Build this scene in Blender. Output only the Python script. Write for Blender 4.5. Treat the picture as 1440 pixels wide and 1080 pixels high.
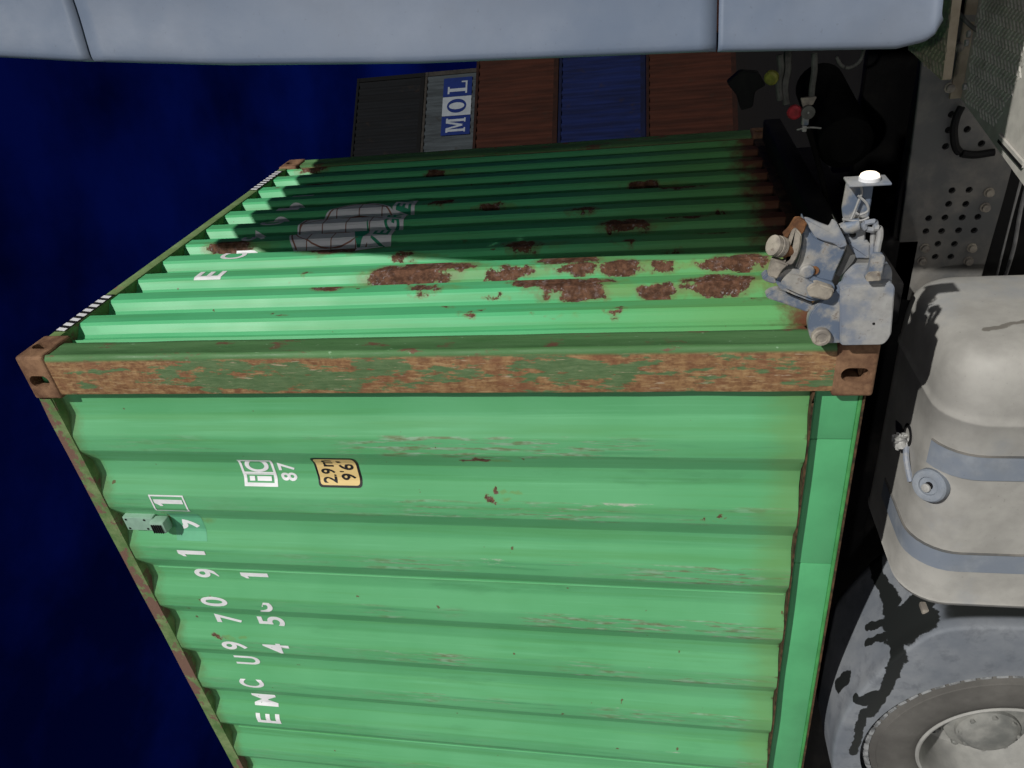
import bpy, bmesh, math, random
from mathutils import Vector, Matrix, noise
random.seed(7)
R = math.radians
S = bpy.context.scene
C = S.collection
for o in list(bpy.data.objects): bpy.data.objects.remove(o)

# ------------------------------------------------------------------ camera, sky, sun, exposure
YAW, PITCH, ROLL = R(32.486), R(11.034), R(-0.375)
d = Vector((-math.sin(YAW)*math.cos(PITCH), math.cos(YAW)*math.cos(PITCH), math.sin(PITCH)))
r0 = Vector((math.cos(YAW), math.sin(YAW), 0)); u0 = r0.cross(d)
r = r0*math.cos(ROLL)+u0*math.sin(ROLL); u = u0*math.cos(ROLL)-r0*math.sin(ROLL)
cam_d = bpy.data.cameras.new('camera'); cam = bpy.data.objects.new('camera', cam_d); C.objects.link(cam)
# the phone was held sideways: picture left is up in the world
ax, ay, az = -u, r, -d
cam.matrix_world = Matrix(((ax.x,ay.x,az.x,1.1447),(ax.y,ay.y,az.y,-1.9951),(ax.z,ay.z,az.z,.6268),(0,0,0,1)))
cam_d.sensor_width = 36; cam_d.lens = 1053.05/1440*36; cam_d.clip_start = .02; cam_d.clip_end = 2000
S.camera = cam

W = bpy.data.worlds.new('World'); S.world = W; W.use_nodes = True
wn = W.node_tree.nodes; wl = W.node_tree.links; wn.clear()
wo = wn.new('ShaderNodeOutputWorld'); wb = wn.new('ShaderNodeBackground'); wl.new(wb.outputs[0], wo.inputs[0])
tc = wn.new('ShaderNodeTexCoord'); sx = wn.new('ShaderNodeSeparateXYZ'); wl.new(tc.outputs['Generated'], sx.inputs[0])
ramp = wn.new('ShaderNodeValToRGB'); wl.new(sx.outputs[2], ramp.inputs[0])
e = ramp.color_ramp.elements
e[0].position = 0.0; e[0].color = (.0005,.0034,.054,1)
e[1].position = 1.0; e[1].color = (.0004,.0011,.016,1)
m_ = e.new(.42); m_.color = (.0004,.0021,.030,1)
m_ = e.new(.66); m_.color = (.0004,.0014,.021,1)
mp = wn.new('ShaderNodeMapping'); wl.new(tc.outputs['Generated'], mp.inputs[0]); mp.inputs['Scale'].default_value = (1.6,1.6,3.2)
nz = wn.new('ShaderNodeTexNoise'); wl.new(mp.outputs[0], nz.inputs['Vector']); nz.inputs['Scale'].default_value = 2.7; nz.inputs['Detail'].default_value = 7; nz.inputs['Roughness'].default_value = .55
mr = wn.new('ShaderNodeMapRange'); wl.new(nz.outputs[0], mr.inputs[0]); mr.inputs[1].default_value = .42; mr.inputs[2].default_value = .66; mr.inputs[3].default_value = .75; mr.inputs[4].default_value = 2.0
mx = wn.new('ShaderNodeVectorMath'); mx.operation = 'SCALE'; wl.new(ramp.outputs[0], mx.inputs[0]); wl.new(mr.outputs[0], mx.inputs['Scale'])
wl.new(mx.outputs[0], wb.inputs[0]); wb.inputs[1].default_value = 1.0

LDIR = Vector((.665,-.605,.50)).normalized()          # towards the yard floodlights
sd = bpy.data.lights.new('sun','SUN'); sd.energy = 4.2; sd.angle = R(.8); sd.color = (1,.97,.91)
so = bpy.data.objects.new('sun', sd); C.objects.link(so); so.rotation_euler = LDIR.to_track_quat('Z','Y').to_euler(); so.location = LDIR*30

# a second, weaker floodlight mast far along the yard, low behind the camera
fd = bpy.data.lights.new('yard_floodlight','POINT'); fd.energy = 4700; fd.color = (1,.98,.94); fd.shadow_soft_size = .35
fo = bpy.data.objects.new('yard_floodlight', fd); C.objects.link(fo); fo.location = (6.6,-28.6,10.5)

S.render.engine = 'CYCLES'
S.view_settings.view_transform = 'Standard'; S.view_settings.look = 'None'; S.view_settings.gamma = 1
S.view_settings.exposure = -.30

# ------------------------------------------------------------------ node helpers
class NT:
    def __init__(s, name):
        s.m = bpy.data.materials.new(name); s.m.use_nodes = True; s.t = s.m.node_tree; s.n = s.t.nodes
        s.n.clear(); s.out = s.n.new('ShaderNodeOutputMaterial'); s.b = s.n.new('ShaderNodeBsdfPrincipled'); s.t.links.new(s.b.outputs[0], s.out.inputs[0])
        s.tc = s.n.new('ShaderNodeTexCoord')
    def set(s, sock, v):
        if hasattr(v, 'links') or isinstance(v, bpy.types.NodeSocket): s.t.links.new(v, sock)
        else:
            if isinstance(v, tuple) and len(v)==3 and sock.type=='RGBA': v = v+(1,)
            sock.default_value = v
    def obj(s): return s.tc.outputs['Object']
    def math(s, op, a, b=0., c=None, clamp=False):
        k = s.n.new('ShaderNodeMath'); k.operation = op; k.use_clamp = clamp; s.set(k.inputs[0], a); s.set(k.inputs[1], b)
        if c is not None: s.set(k.inputs[2], c)
        return k.outputs[0]
    def vm(s, op, a, b):
        k = s.n.new('ShaderNodeVectorMath'); k.operation = op; s.set(k.inputs[0], a); s.set(k.inputs[1], b)
        return k.outputs['Value'] if op in ('DISTANCE','LENGTH','DOT_PRODUCT') else k.outputs[0]
    def noise(s, vec, scale, detail=3., rough=.55, col=False):
        k = s.n.new('ShaderNodeTexNoise'); s.set(k.inputs['Vector'], vec); k.inputs['Scale'].default_value = scale; k.inputs['Detail'].default_value = detail; k.inputs['Roughness'].default_value = rough
        return k.outputs['Color'] if col else k.outputs[0]
    def mapr(s, v, a, b, c=0., e=1.):
        k = s.n.new('ShaderNodeMapRange'); k.interpolation_type = 'SMOOTHSTEP'; s.set(k.inputs[0], v)
        for i, q in enumerate((a,b,c,e)): k.inputs[i+1].default_value = q
        return k.outputs[0]
    def mix(s, f, a, b, mode='MIX'):
        k = s.n.new('ShaderNodeMix'); k.data_type = 'RGBA'; k.blend_type = mode; s.set(k.inputs[0], f); s.set(k.inputs[6], a); s.set(k.inputs[7], b); return k.outputs[2]
    def sep(s, v):
        k = s.n.new('ShaderNodeSeparateXYZ'); s.set(k.inputs[0], v); return k.outputs
    def bump(s, h, strength=.3, dist=.004):
        k = s.n.new('ShaderNodeBump'); s.set(k.inputs['Height'], h); k.inputs['Strength'].default_value = strength; k.inputs['Distance'].default_value = dist
        s.t.links.new(k.outputs[0], s.b.inputs['Normal'])
    def caps(s, vec, lst):
        cur = None
        for a, b, rad in lst:
            ab = Vector(b)-Vector(a); L2 = max(ab.length_squared, 1e-8)
            pa = s.vm('SUBTRACT', vec, tuple(a)); h = s.math('MULTIPLY', s.vm('DOT_PRODUCT', pa, tuple(ab)), 1/L2, clamp=True)
            k = s.n.new('ShaderNodeVectorMath'); k.operation = 'SCALE'; k.inputs[0].default_value = tuple(ab); s.set(k.inputs['Scale'], h)
            dd = s.math('DIVIDE', s.vm('DISTANCE', pa, k.outputs[0]), rad)
            cur = dd if cur is None else s.math('MINIMUM', cur, dd)
        return cur
    def spots(s, vec, lst):
        cur = None
        for c, rad in lst:
            dd = s.math('DIVIDE', s.vm('DISTANCE', vec, c), rad)
            cur = dd if cur is None else s.math('MINIMUM', cur, dd)
        return cur
    def fin(s, col, rough=.5, metal=0., spec=.5):
        s.set(s.b.inputs['Base Color'], col); s.set(s.b.inputs['Roughness'], rough); s.set(s.b.inputs['Metallic'], metal); s.b.inputs['Specular IOR Level'].default_value = spec
        return s.m

GREEN = (.098,.372,.158); GREEN2 = (.122,.415,.190); RUST = (.115,.043,.022); RUST2 = (.24,.105,.042); OLIVE = (.10,.27,.055)

def mat_plain(name, col, rough=.5, var=.25, scale=6., metal=0., spec=.5, bump=0.):
    t = NT(name); n = t.noise(t.obj(), scale, 5, .6)
    lo = tuple(x*(1-var) for x in col); hi = tuple(min(1,x*(1+var)) for x in col)
    c = t.mix(t.mapr(n,.3,.7), lo, hi)
    if bump: t.bump(t.noise(t.obj(), scale*8, 4), bump)
    return t.fin(c, rough, metal, spec)

def mat_green(name, spots, kind):
    """worn green container paint; spots = rust patches (centre, radius) in object space"""
    t = NT(name); P = t.obj(); x, y, z = t.sep(P)
    base = t.mix(t.mapr(t.noise(P,1.7,4),.3,.7), GREEN, GREEN2)
    if kind=='end': base = t.mix(t.mapr(t.noise(P,1.7,4),.3,.7), (.085,.45,.195), (.108,.49,.225))
    streak = t.noise(t.vm('MULTIPLY', P, (34.,34.,.9)), 1., 4, .6)
    base = t.mix(t.math('MULTIPLY', t.mapr(streak,.46,.72), .45), base, (.085,.30,.09))
    streak2 = t.noise(t.vm('MULTIPLY', P, (90.,90.,2.)), 1., 3, .6)
    base = t.mix(t.math('MULTIPLY', t.mapr(streak2,.52,.75), .35), base, (.16,.50,.25))
    rough = t.mapr(t.noise(P,2.,3),.3,.7,.40,.50)
    wob = t.vm('SUBTRACT', t.noise(P, 17., 5, .62, True), (.5,.5,.5))
    fine = t.noise(P, 140., 4, .6)
    stretch = (1.,1.,.42)
    if kind == 'side':
        # rubbed outer crests: scratches running up and down
        crest = t.mapr(y,.011,.007)
        sc = t.noise(t.vm('MULTIPLY', P, (70.,1.,5.)), 1., 6, .65)
        area = t.mapr(t.noise(t.vm('MULTIPLY', P, (2.2,1.,1.3)), 1., 3),.42,.56)
        zone = t.mapr(z, 1.95, 1.5, .25, 1.)
        scm = t.math('MULTIPLY', t.math('MULTIPLY', crest, zone), t.math('MULTIPLY', area, t.mapr(sc,.50,.57)))
        tone = t.mix(t.mapr(t.noise(t.vm('MULTIPLY', P, (60.,1.,16.)),1.,4),.40,.62), (.17,.095,.055), (.32,.42,.33))
        base = t.mix(t.math('MULTIPLY', scm, .65), base, tone)
        dk = t.mapr(t.noise(t.vm('MULTIPLY', P, (30.,1.,1.6)),1.3,5),.55,.72)
        base = t.mix(t.math('MULTIPLY', t.math('MULTIPLY', crest, dk), .45), base, (.05,.21,.10))
        edge = t.math('MULTIPLY', t.mapr(y,.0062,.0072), t.mapr(y,.0120,.0092))
        ew = t.mapr(t.noise(t.vm('MULTIPLY', P, (9.,1.,2.2)),1.,6,.7),.60,.66)
        base = t.mix(t.math('MULTIPLY', t.math('MULTIPLY', edge, ew), t.mapr(z,2.3,1.8,.1,.9)), base, (.42,.44,.38))
        fad = t.noise(t.vm('MULTIPLY', P, (1.1,1.,.8)),1.,5,.6)
        base = t.mix(t.math('MULTIPLY', t.mapr(fad,.48,.70), .30), base, (.14,.42,.22))
        grime = t.noise(t.vm('MULTIPLY', P, (5.,1.,1.2)),1.,7,.68)
        base = t.mix(t.math('MULTIPLY', t.mapr(grime,.58,.74), .40), base, (.055,.20,.085))
        # rust creeping up from the bottom weld
        zz = t.math('ADD', z, t.math('MULTIPLY', t.math('SUBTRACT', t.noise(t.vm('MULTIPLY', P, (14.,14.,5.)),1.,5,.7), .5), .16))
        base = t.mix(t.math('MULTIPLY', t.mapr(zz,.33,.20), .5), base, (.14,.27,.075))
        base = t.mix(t.mapr(zz,.160,.140), base, (.06,.04,.018))
        topz = t.math('ADD', z, t.math('MULTIPLY', t.math('SUBTRACT', t.noise(P,14.,5,.7), .5), .12))
        base = t.mix(t.math('MULTIPLY', t.mapr(topz,2.76,2.84), .6), base, (.12,.15,.05))
    else:
        zz = t.math('ADD', z, t.math('MULTIPLY', t.math('SUBTRACT', t.noise(P,11.,5,.7), .5), .30))
        base = t.mix(t.math('MULTIPLY', t.mapr(zz,1.25,.30), .55), base, (.14,.30,.07))
        base = t.mix(t.mapr(zz,.30,.16), base, RUST)
    if spots:
        Q = t.vm('MULTIPLY', t.vm('ADD', P, t.vm('MULTIPLY', wob, (.085,.085,.19))), stretch)
        D = t.spots(Q, [((c[0],c[1],c[2]*.42), rad) for c, rad in spots])
        D = t.math('ADD', D, t.math('MULTIPLY', t.math('SUBTRACT', fine, .5), .22))
        # yellowish run below each patch
        Q2 = t.vm('MULTIPLY', t.vm('ADD', t.vm('ADD', P, (0.,0.,.07)), t.vm('MULTIPLY', wob, (.05,.05,.2))), (1.,1.,.2))
        D2 = t.spots(Q2, [((c[0],c[1],c[2]*.2), rad*.9) for c, rad in spots])
        base = t.mix(t.math('MULTIPLY', t.mapr(D2,1.25,.55), .50), base, (.16,.25,.06))
        base = t.mix(t.math('MULTIPLY', t.mapr(D,1.55,1.08), .6), base, (.155,.185,.075))
        rc = t.mix(t.mapr(t.noise(P,38.,5,.7),.35,.68), (.055,.024,.013), (.155,.074,.044))
        rc = t.mix(t.math('MULTIPLY', t.mapr(t.noise(P,40.,6,.7),.52,.68), .5), rc, (.22,.16,.155))
        rm = t.mapr(D,1.12,1.0)
        fl = t.math('MULTIPLY', t.math('MULTIPLY', t.mapr(D,.62,.86), t.mapr(D,1.10,.98)), t.mapr(t.noise(P,70.,5,.75),.57,.63))
        rc = t.mix(t.math('MULTIPLY', fl, .55), rc, (.38,.37,.39))
        base = t.mix(rm, base, rc)
        rough = t.math('ADD', rough, t.math('MULTIPLY', rm, .4))
    sp = t.mapr(t.noise(P,26.,2,.5),.755,.775)
    base = t.mix(t.math('MULTIPLY', sp, .8), base, RUST)
    t.bump(t.noise(P,2.2,2), .12, .01)
    return t.fin(base, rough, 0., .5 if kind=='side' else .28)

def mat_post():
    t = NT('rusted_post_paint'); P = t.obj(); x, y, z = t.sep(P)
    n1 = t.noise(t.vm('MULTIPLY', P, (20.,20.,5.)), 1., 8, .68)
    n2 = t.noise(t.vm('MULTIPLY', P, (110.,110.,20.)), 1., 8, .74)
    n3 = t.noise(P, 26., 8, .72)
    rust = t.mix(t.mapr(n3,.36,.66), (.17,.078,.036), (.33,.195,.088))
    rust = t.mix(t.math('MULTIPLY', t.mapr(n2,.50,.64), .7), rust, (.42,.285,.145))
    rust = t.mix(t.math('MULTIPLY', t.mapr(n2,.46,.34), .6), rust, (.115,.052,.027))
    rust = t.mix(t.math('MULTIPLY', t.mapr(t.noise(P,7.,5,.6),.50,.60), .45), rust, (.20,.082,.042))
    grn = t.mix(t.mapr(n2,.35,.7), (.060,.145,.055), (.105,.20,.09))
    side = t.mapr(x,-.014,-.028)                       # the face on the long side is the rubbed one
    mid = t.mapr(t.math('ABSOLUTE', t.math('ADD', x, .085)), .075, .02, 0., .09)
    hi = t.math('ADD', t.math('ADD', t.mapr(z,2.40,2.15,-.05,.045), t.mapr(z,1.52,1.40,0.,-.075)), t.math('ADD', t.mapr(z,1.14,1.05,0.,.065), t.mapr(z,.74,.60,0.,-.075)))
    k = t.math('ADD', t.math('ADD', n1, mid), hi)
    k = t.math('ADD', k, t.math('MULTIPLY', t.math('SUBTRACT', t.noise(t.vm('MULTIPLY', P, (160.,160.,14.)),1.,5,.7), .5), .16)); keep = t.mapr(k,.560,.600)
    c1 = t.mix(t.math('MULTIPLY', keep, .9), rust, grn)
    c1 = t.mix(t.math('MULTIPLY', t.mapr(t.noise(t.vm('MULTIPLY', P, (120.,120.,14.)),1.,5,.65),.62,.70), .8), c1, (.42,.34,.24))
    g2 = t.mix(t.mapr(t.noise(t.vm('MULTIPLY', P, (9.,20.,2.)),1.,5),.35,.7), (.062,.165,.055), (.095,.225,.085))
    g2 = t.mix(t.mapr(t.noise(t.vm('MULTIPLY', P, (14.,14.,6.)),1.,6,.7),.57,.64), g2, (.15,.075,.045))
    g2 = t.mix(t.math('MULTIPLY', t.mapr(t.noise(t.vm('MULTIPLY', P, (10.,55.,30.)),1.,3,.6),.67,.72), .7), g2, (.28,.45,.28))
    col = t.mix(side, g2, c1)
    t.bump(t.noise(t.vm('MULTIPLY', P, (60.,60.,9.)),1.,6,.7), .5, .003)
    return t.fin(col, t.mapr(n1,.3,.7,.5,.85))

def mat_rusty(name, a, b, paint=None, amt=.6, scale=14., bump=.5):
    t = NT(name); P = t.obj(); n = t.noise(P, scale, 7, .68)
    c = t.mix(t.mapr(n,.33,.68), a, b)
    if paint:
        c = t.mix(t.mapr(t.noise(P, scale*.45, 6, .68), amt, amt+.05), c, paint)
    t.bump(t.noise(P, scale*4, 6, .7), bump, .003)
    return t.fin(c, .8, 0., .3)

def mat_dusty(name, paint, dust, lo=.40, hi=.6, rough=.62, scale=4.5, up=.0, spec=.4, blue=0., stains=None):
    t = NT(name); P = t.obj()
    n = t.noise(P, scale, 7, .62); f = t.mapr(n, lo, hi)
    if up:
        g = t.n.new('ShaderNodeNewGeometry'); nzv = t.sep(g.outputs['Normal'])[2]
        f = t.math('ADD', f, t.math('MULTIPLY', t.mapr(nzv,.2,.9), up), clamp=True)
    d2 = t.mix(t.mapr(t.noise(P, scale*3.3, 5, .6),.3,.7), tuple(v*.86 for v in dust), tuple(v*1.08 for v in dust))
    c = t.mix(f, paint, d2)
    if stains:
        Q = t.vm('ADD', P, t.vm('MULTIPLY', t.vm('SUBTRACT', t.noise(P, 12., 4, .6, True), (.5,.5,.5)), (.03,.03,.03)))
        Dk = t.math('ADD', t.caps(Q, stains), t.math('MULTIPLY', t.math('SUBTRACT', t.noise(P, 60., 4), .5), 1.))
        c = t.mix(t.math('MULTIPLY', t.mapr(Dk, 1.15, .75), .75), c, (.10,.09,.075))
    rs = t.noise(P, 26., 6, .7)
    if blue: c = t.mix(t.math('MULTIPLY', t.mapr(rs,.60,.66), blue), c, (.10,.06,.04))
    fine = t.noise(P, 90., 3)
    c = t.mix(t.math('MULTIPLY', t.mapr(fine,.66,.74), .3), c, tuple(v*.45 for v in dust))
    t.bump(t.noise(P, 60., 4), .12, .002)
    return t.fin(c, t.mapr(n,lo,hi,rough-.14,rough+.12), 0., spec)

def mat_mudguard():
    t = NT('dusty_black_plastic_shaded'); P = t.obj()
    n = t.noise(P, 3.6, 5, .6); dust = t.mix(t.mapr(n,.3,.7), (.135,.152,.18), (.225,.24,.262)); dust = t.mix(t.math('MULTIPLY', t.mapr(t.noise(P,14.,6,.7),.5,.68), .45), dust, (.085,.095,.115))
    wob = t.vm('SUBTRACT', t.noise(P, 9., 4, .6, True), (.5,.5,.5))
    Q = t.vm('ADD', P, t.vm('MULTIPLY', wob, (.16,.16,.16)))
    Q = t.vm('ADD', P, t.vm('MULTIPLY', wob, (.055,.055,.055)))
    D = t.caps(Q, [((-1.296,0.445,-0.265),(-1.302,0.355,-0.261),0.0338),((-1.302,0.355,-0.261),(-1.302,0.355,-0.261),0.0338),((-1.302,0.355,-0.261),(-1.295,0.273,-0.265),0.0338),((-1.295,0.273,-0.265),(-1.295,0.273,-0.265),0.0338),((-1.295,0.273,-0.265),(-1.299,0.218,-0.263),0.0338),((-1.299,0.218,-0.263),(-1.299,0.218,-0.263),0.0338),((-1.299,0.218,-0.263),(-1.305,0.146,-0.259),0.0338),((-1.291,0.255,-0.268),(-1.288,0.201,-0.270),0.0442),((-1.309,0.135,-0.257),(-1.276,0.115,-0.278),0.0494),((-1.276,0.115,-0.278),(-1.276,0.115,-0.278),0.0494),((-1.276,0.115,-0.278),(-1.230,0.112,-0.312),0.0494),((-1.230,0.112,-0.312),(-1.230,0.112,-0.312),0.0494),((-1.230,0.112,-0.312),(-1.203,0.132,-0.342),0.0494),((-1.310,0.109,-0.256),(-1.310,0.049,-0.256),0.0364),((-1.310,0.049,-0.256),(-1.310,0.049,-0.256),0.0364),((-1.310,0.049,-0.256),(-1.332,0.001,-0.243),0.0364),((-1.307,0.079,-0.258),(-1.257,0.057,-0.289),0.0585),((-1.257,0.057,-0.289),(-1.257,0.057,-0.289),0.0585),((-1.257,0.057,-0.289),(-1.211,0.065,-0.333),0.0585),((-1.196,0.306,-0.350),(-1.202,0.201,-0.343),0.0182),((-1.202,0.201,-0.343),(-1.202,0.201,-0.343),0.0182),((-1.202,0.201,-0.343),(-1.204,0.116,-0.341),0.0182),((-1.693,0.124,-0.104),(-1.605,0.095,-0.128),0.0286),((-1.422,0.191,-0.198),(-1.339,0.153,-0.238),0.0156),((-1.449,0.146,-0.186),(-1.346,0.100,-0.234),0.0156),((-1.196,-0.014,-0.219),(-1.333,-0.014,-0.239),0.0260),((-1.333,-0.014,-0.239),(-1.437,-0.014,-0.235),0.0260),((-1.437,-0.014,-0.235),(-1.515,-0.014,-0.229),0.0260),((-1.515,-0.014,-0.229),(-1.592,-0.014,-0.211),0.0260),((-1.592,-0.014,-0.211),(-1.677,-0.014,-0.186),0.0260),((-1.525,-0.014,-0.058),(-1.586,-0.014,-0.070),0.0260),((-1.586,-0.014,-0.070),(-1.607,-0.014,-0.159),0.0260),((-1.607,-0.014,-0.159),(-1.548,-0.014,-0.205),0.0260),((-1.665,-0.014,-0.169),(-1.808,-0.014,-0.161),0.0182),((-1.808,-0.014,-0.161),(-1.956,-0.014,-0.168),0.0182)]); k = t.mapr(t.math('ADD', D, t.math('MULTIPLY', t.math('SUBTRACT', t.noise(P,24.,4,.65), .5), .8)), 1.06, .92)
    sx_ = t.sep(P); low = t.math('MULTIPLY', t.mapr(t.math('ADD', sx_[2], t.math('MULTIPLY', t.noise(P,7.,3), .12)), -.30, -.36), t.mapr(sx_[1],.02,.045)); k = t.math('MAXIMUM', k, low); c = t.mix(k, dust, (.016,.018,.018))  # low front part painted black for the shade on it
    t.bump(t.noise(P, 40., 4), .1, .002)
    return t.fin(c, t.mapr(k,0.,1.,.7,.4), 0., .35)

M = {}
# rust patches on the end wall, (x,y,z) and radius
END_SPOTS = [((-.03,Y,Z),q) for Y,Z,q in [(0.663,1.606,0.0660),(0.706,1.710,0.0193),(0.713,1.545,0.0476),(0.703,1.423,0.0344),(0.653,1.239,0.0243),(0.662,1.184,0.0273),(0.649,1.267,0.0182),(0.718,0.975,0.0458),(0.674,0.929,0.0301),(0.666,0.766,0.0329),(0.665,0.606,0.0209),(0.499,1.494,0.0296),(0.546,1.544,0.0181),(0.445,1.229,0.0155),(0.520,1.094,0.0318),(0.500,0.985,0.0456),(0.471,0.904,0.0394),(0.514,0.842,0.0257),(0.451,0.626,0.0306),(0.483,0.412,0.0451),(0.453,0.479,0.0195),(0.332,0.313,0.0162),(0.285,0.765,0.0171),(0.276,1.002,0.0155),(0.344,1.362,0.0181),(0.289,1.256,0.0155),(0.375,1.216,0.0155),(0.539,1.888,0.0314),(0.304,1.999,0.0155),(0.378,2.095,0.0155),(0.679,2.058,0.0155),(1.056,2.604,0.0432),(0.953,2.020,0.0615),(0.970,1.941,0.0446),(0.864,1.679,0.0211),(0.897,1.177,0.0358),(0.719,0.980,0.0183),(0.673,0.340,0.0391),(0.669,0.430,0.0210),(1.531,0.507,0.0420),(1.087,0.758,0.0426),(1.433,1.413,0.0269),(1.492,1.669,0.0278),(2.044,1.845,0.0247),(1.944,2.476,0.0364),(2.277,2.676,0.0394),(0.776,2.535,0.0183),(0.775,1.057,0.0196),(0.889,0.751,0.0226),(0.817,0.556,0.0246),(0.965,0.412,0.0412),(1.138,0.504,0.0324),(1.205,0.368,0.0331),(1.745,1.358,0.0322),(1.289,0.956,0.0283),(1.626,0.689,0.0369),(1.007,1.461,0.0215),(2.155,2.763,0.0350),(1.913,2.723,0.0222),(1.380,1.938,0.0215)]]
SIDE_SPOTS = [((X,.02,Z),q) for X,Z,q in [(-.455,1.262,.013),(-.63,1.235,.010),(-.60,1.20,.008),(-.80,2.545,.028),(-.395,.85,.006),(-.20,1.62,.006),(-.39,1.38,.006),(-.41,1.65,.005),(-.70,.47,.010),(-.68,.42,.008),(-1.24,2.60,.012),(-1.30,2.70,.010),(-1.50,2.60,.012),(-.76,2.62,.012)]]
M['side'] = mat_green('green_side_paint', SIDE_SPOTS, 'side')
M['end'] = mat_green('green_end_paint', END_SPOTS, 'end')
M['rail'] = mat_green('green_rail_paint', [], 'rail_')
M['post'] = mat_post()
M['casting'] = mat_rusty('rusty_casting', (.115,.058,.034), (.27,.155,.088), None, .6, 13.)
M['toprail'] = mat_rusty('rusty_green_rail', (.085,.17,.055), (.20,.27,.12), (.17,.10,.075), .50, 11.)
M['endrail'] = mat_rusty('green_end_rail', (.13,.21,.07), (.20,.30,.13), (.24,.13,.09), .60, 9.)
M['lip'] = mat_rusty('rust_lip', (.018,.014,.008), (.11,.06,.03), None, .6, 30.)
M['white'] = mat_plain('white_marking', (.80,.81,.84), .5, .08, 12)
M['black'] = mat_plain('black_marking', (.015,.015,.016), .5, .2)
M['yellow'] = mat_plain('cream_yellow_sticker', (.74,.55,.24), .45, .05)
M['patch'] = mat_plain('bare_teal_patch', (.12,.42,.24), .5, .1)
M['ventgrey'] = mat_plain('vent_grey_green', (.26,.42,.33), .5, .1, 20)
M['bottomrail'] = mat_plain('green_bottom_rail', (.088,.385,.165), .42, .12, 3)
M['raillip'] = mat_plain('bright_green_lip', (.055,.26,.075), .5, .2, 14)
M['logo'] = mat_plain('logo_white', (.78,.79,.83), .5, .05)
M['logogreen'] = mat_plain('logo_green', (.03,.33,.18), .5, .1)
M['logoline'] = mat_plain('logo_line', (.30,.14,.10), .5, .1)
M['cab'] = mat_dusty('blue_grey_cab_paint', (.132,.172,.245), (.178,.213,.278), .35,.75,.48, 2.0, 0, .45)
M['tank'] = mat_dusty('dusty_tank', (.30,.31,.32), (.345,.338,.318), .30,.50,.50, 3.0, .3, .45, 0., [((-0.066,0.197,-0.351),(-0.066,0.205,-0.393),0.0110),((-0.066,0.205,-0.393),(-0.066,0.226,-0.431),0.0110),((-0.066,0.226,-0.431),(-0.066,0.237,-0.476),0.0110),((-0.066,-0.212,-0.215),(-0.066,-0.189,-0.246),0.0060),((-0.066,-0.098,-0.244),(-0.066,-0.095,-0.252),0.0050)])
M['strap'] = mat_dusty('strap_grey', (.19,.22,.27), (.24,.265,.30), .4,.7,.6, 9.)
M['bluegrey'] = mat_dusty('dusty_blue_steel', (.115,.15,.215), (.33,.32,.30), .43,.60,.65, 13., .3, .4, .5)
M['bluegrey2'] = mat_dusty('dusty_grey_steel', (.185,.215,.275), (.34,.34,.335), .40,.60,.65, 9., 0, .4, .35)
M['tandust'] = mat_dusty('tan_dust_steel', (.20,.18,.16), (.37,.335,.28), .4,.6,.7, 16., 0, .4, .6)
M['bracket'] = mat_dusty('dusty_dark_bracket', (.105,.108,.11), (.20,.19,.175), .38,.64,.6, 5.)
M['rust'] = mat_rusty('bare_rust', (.07,.034,.02), (.24,.11,.045))
M['dark'] = mat_dusty('dirty_black_steel', (.008,.008,.009), (.034,.032,.030), .45,.75,.75, 4., 0, .15)
M['rubber'] = mat_dusty('dusty_rubber', (.075,.072,.068), (.135,.13,.122), .30,.72,.8, 3., 0, .2)
M['treadmud'] = mat_dusty('muddy_tread', (.10,.105,.11), (.27,.28,.29), .35,.6,.8, 30.)
M['rim'] = mat_dusty('dusty_rim', (.22,.22,.215), (.32,.32,.305), .3,.6,.6, 4.)
M['hub'] = mat_dusty('dusty_hub', (.13,.135,.13), (.25,.25,.235), .35,.6,.7, 5.)
M['plate'] = mat_dusty('dusty_tread_plate', (.30,.28,.25), (.47,.455,.42), .30,.52,.6, 5.)
M['plate2'] = mat_dusty('brown_tread_plate', (.24,.20,.14), (.38,.33,.25), .35,.6,.7, 8.)
M['guard'] = mat_mudguard()
M['hose'] = mat_plain('dusty_hose', (.10,.10,.095), .8, .3, 30)
M['deepblack'] = mat_plain('deep_matt_black', (.006,.006,.006), .9, .4, 6, 0., .08)  # near black tone that keeps the air tank and hose faint
M['red'] = mat_plain('red_coupling', (.36,.02,.035), .6, .3, 60)
M['yel'] = mat_plain('yellow_coupling', (.20,.20,.03), .6, .3, 60)
M['alu'] = mat_plain('dull_aluminium', (.34,.34,.33), .5, .2, 30)
M['wire'] = mat_plain('grey_wire', (.30,.30,.30), .7, .2, 30)

lm = NT('lit_lamp'); lm.set(lm.b.inputs['Base Color'], (.8,.75,.65)); lm.set(lm.b.inputs['Emission Color'], (1.,.84,.62)); lm.set(lm.b.inputs['Emission Strength'], 2.2); M['lamp'] = lm.m

# ------------------------------------------------------------------ mesh helpers
def link(name, me, mat, parent=None, smooth=False, angle=None):
    o = bpy.data.objects.new(name, me); C.objects.link(o)
    if mat is not None: me.materials.append(mat)
    if parent is not None: o.parent = parent
    if smooth:
        for p in me.polygons: p.use_smooth = True
        if angle: 
            bm = bmesh.new(); bm.from_mesh(me)
            for ed in bm.edges:
                if len(ed.link_faces)==2 and ed.calc_face_angle(0) > angle: ed.smooth = False
            bm.to_mesh(me); bm.free()
    return o
def done(name, bm, mat, parent=None, smooth=False, angle=R(35)):
    bmesh.ops.recalc_face_normals(bm, faces=bm.faces)
    me = bpy.data.meshes.new(name); bm.to_mesh(me); bm.free()
    return link(name, me, mat, parent, smooth, angle)
def raw(name, vs, fs, mat, parent=None, smooth=False, angle=R(35)):
    me = bpy.data.meshes.new(name); me.from_pydata(vs, [], fs); me.update()
    return link(name, me, mat, parent, smooth, angle)
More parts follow.
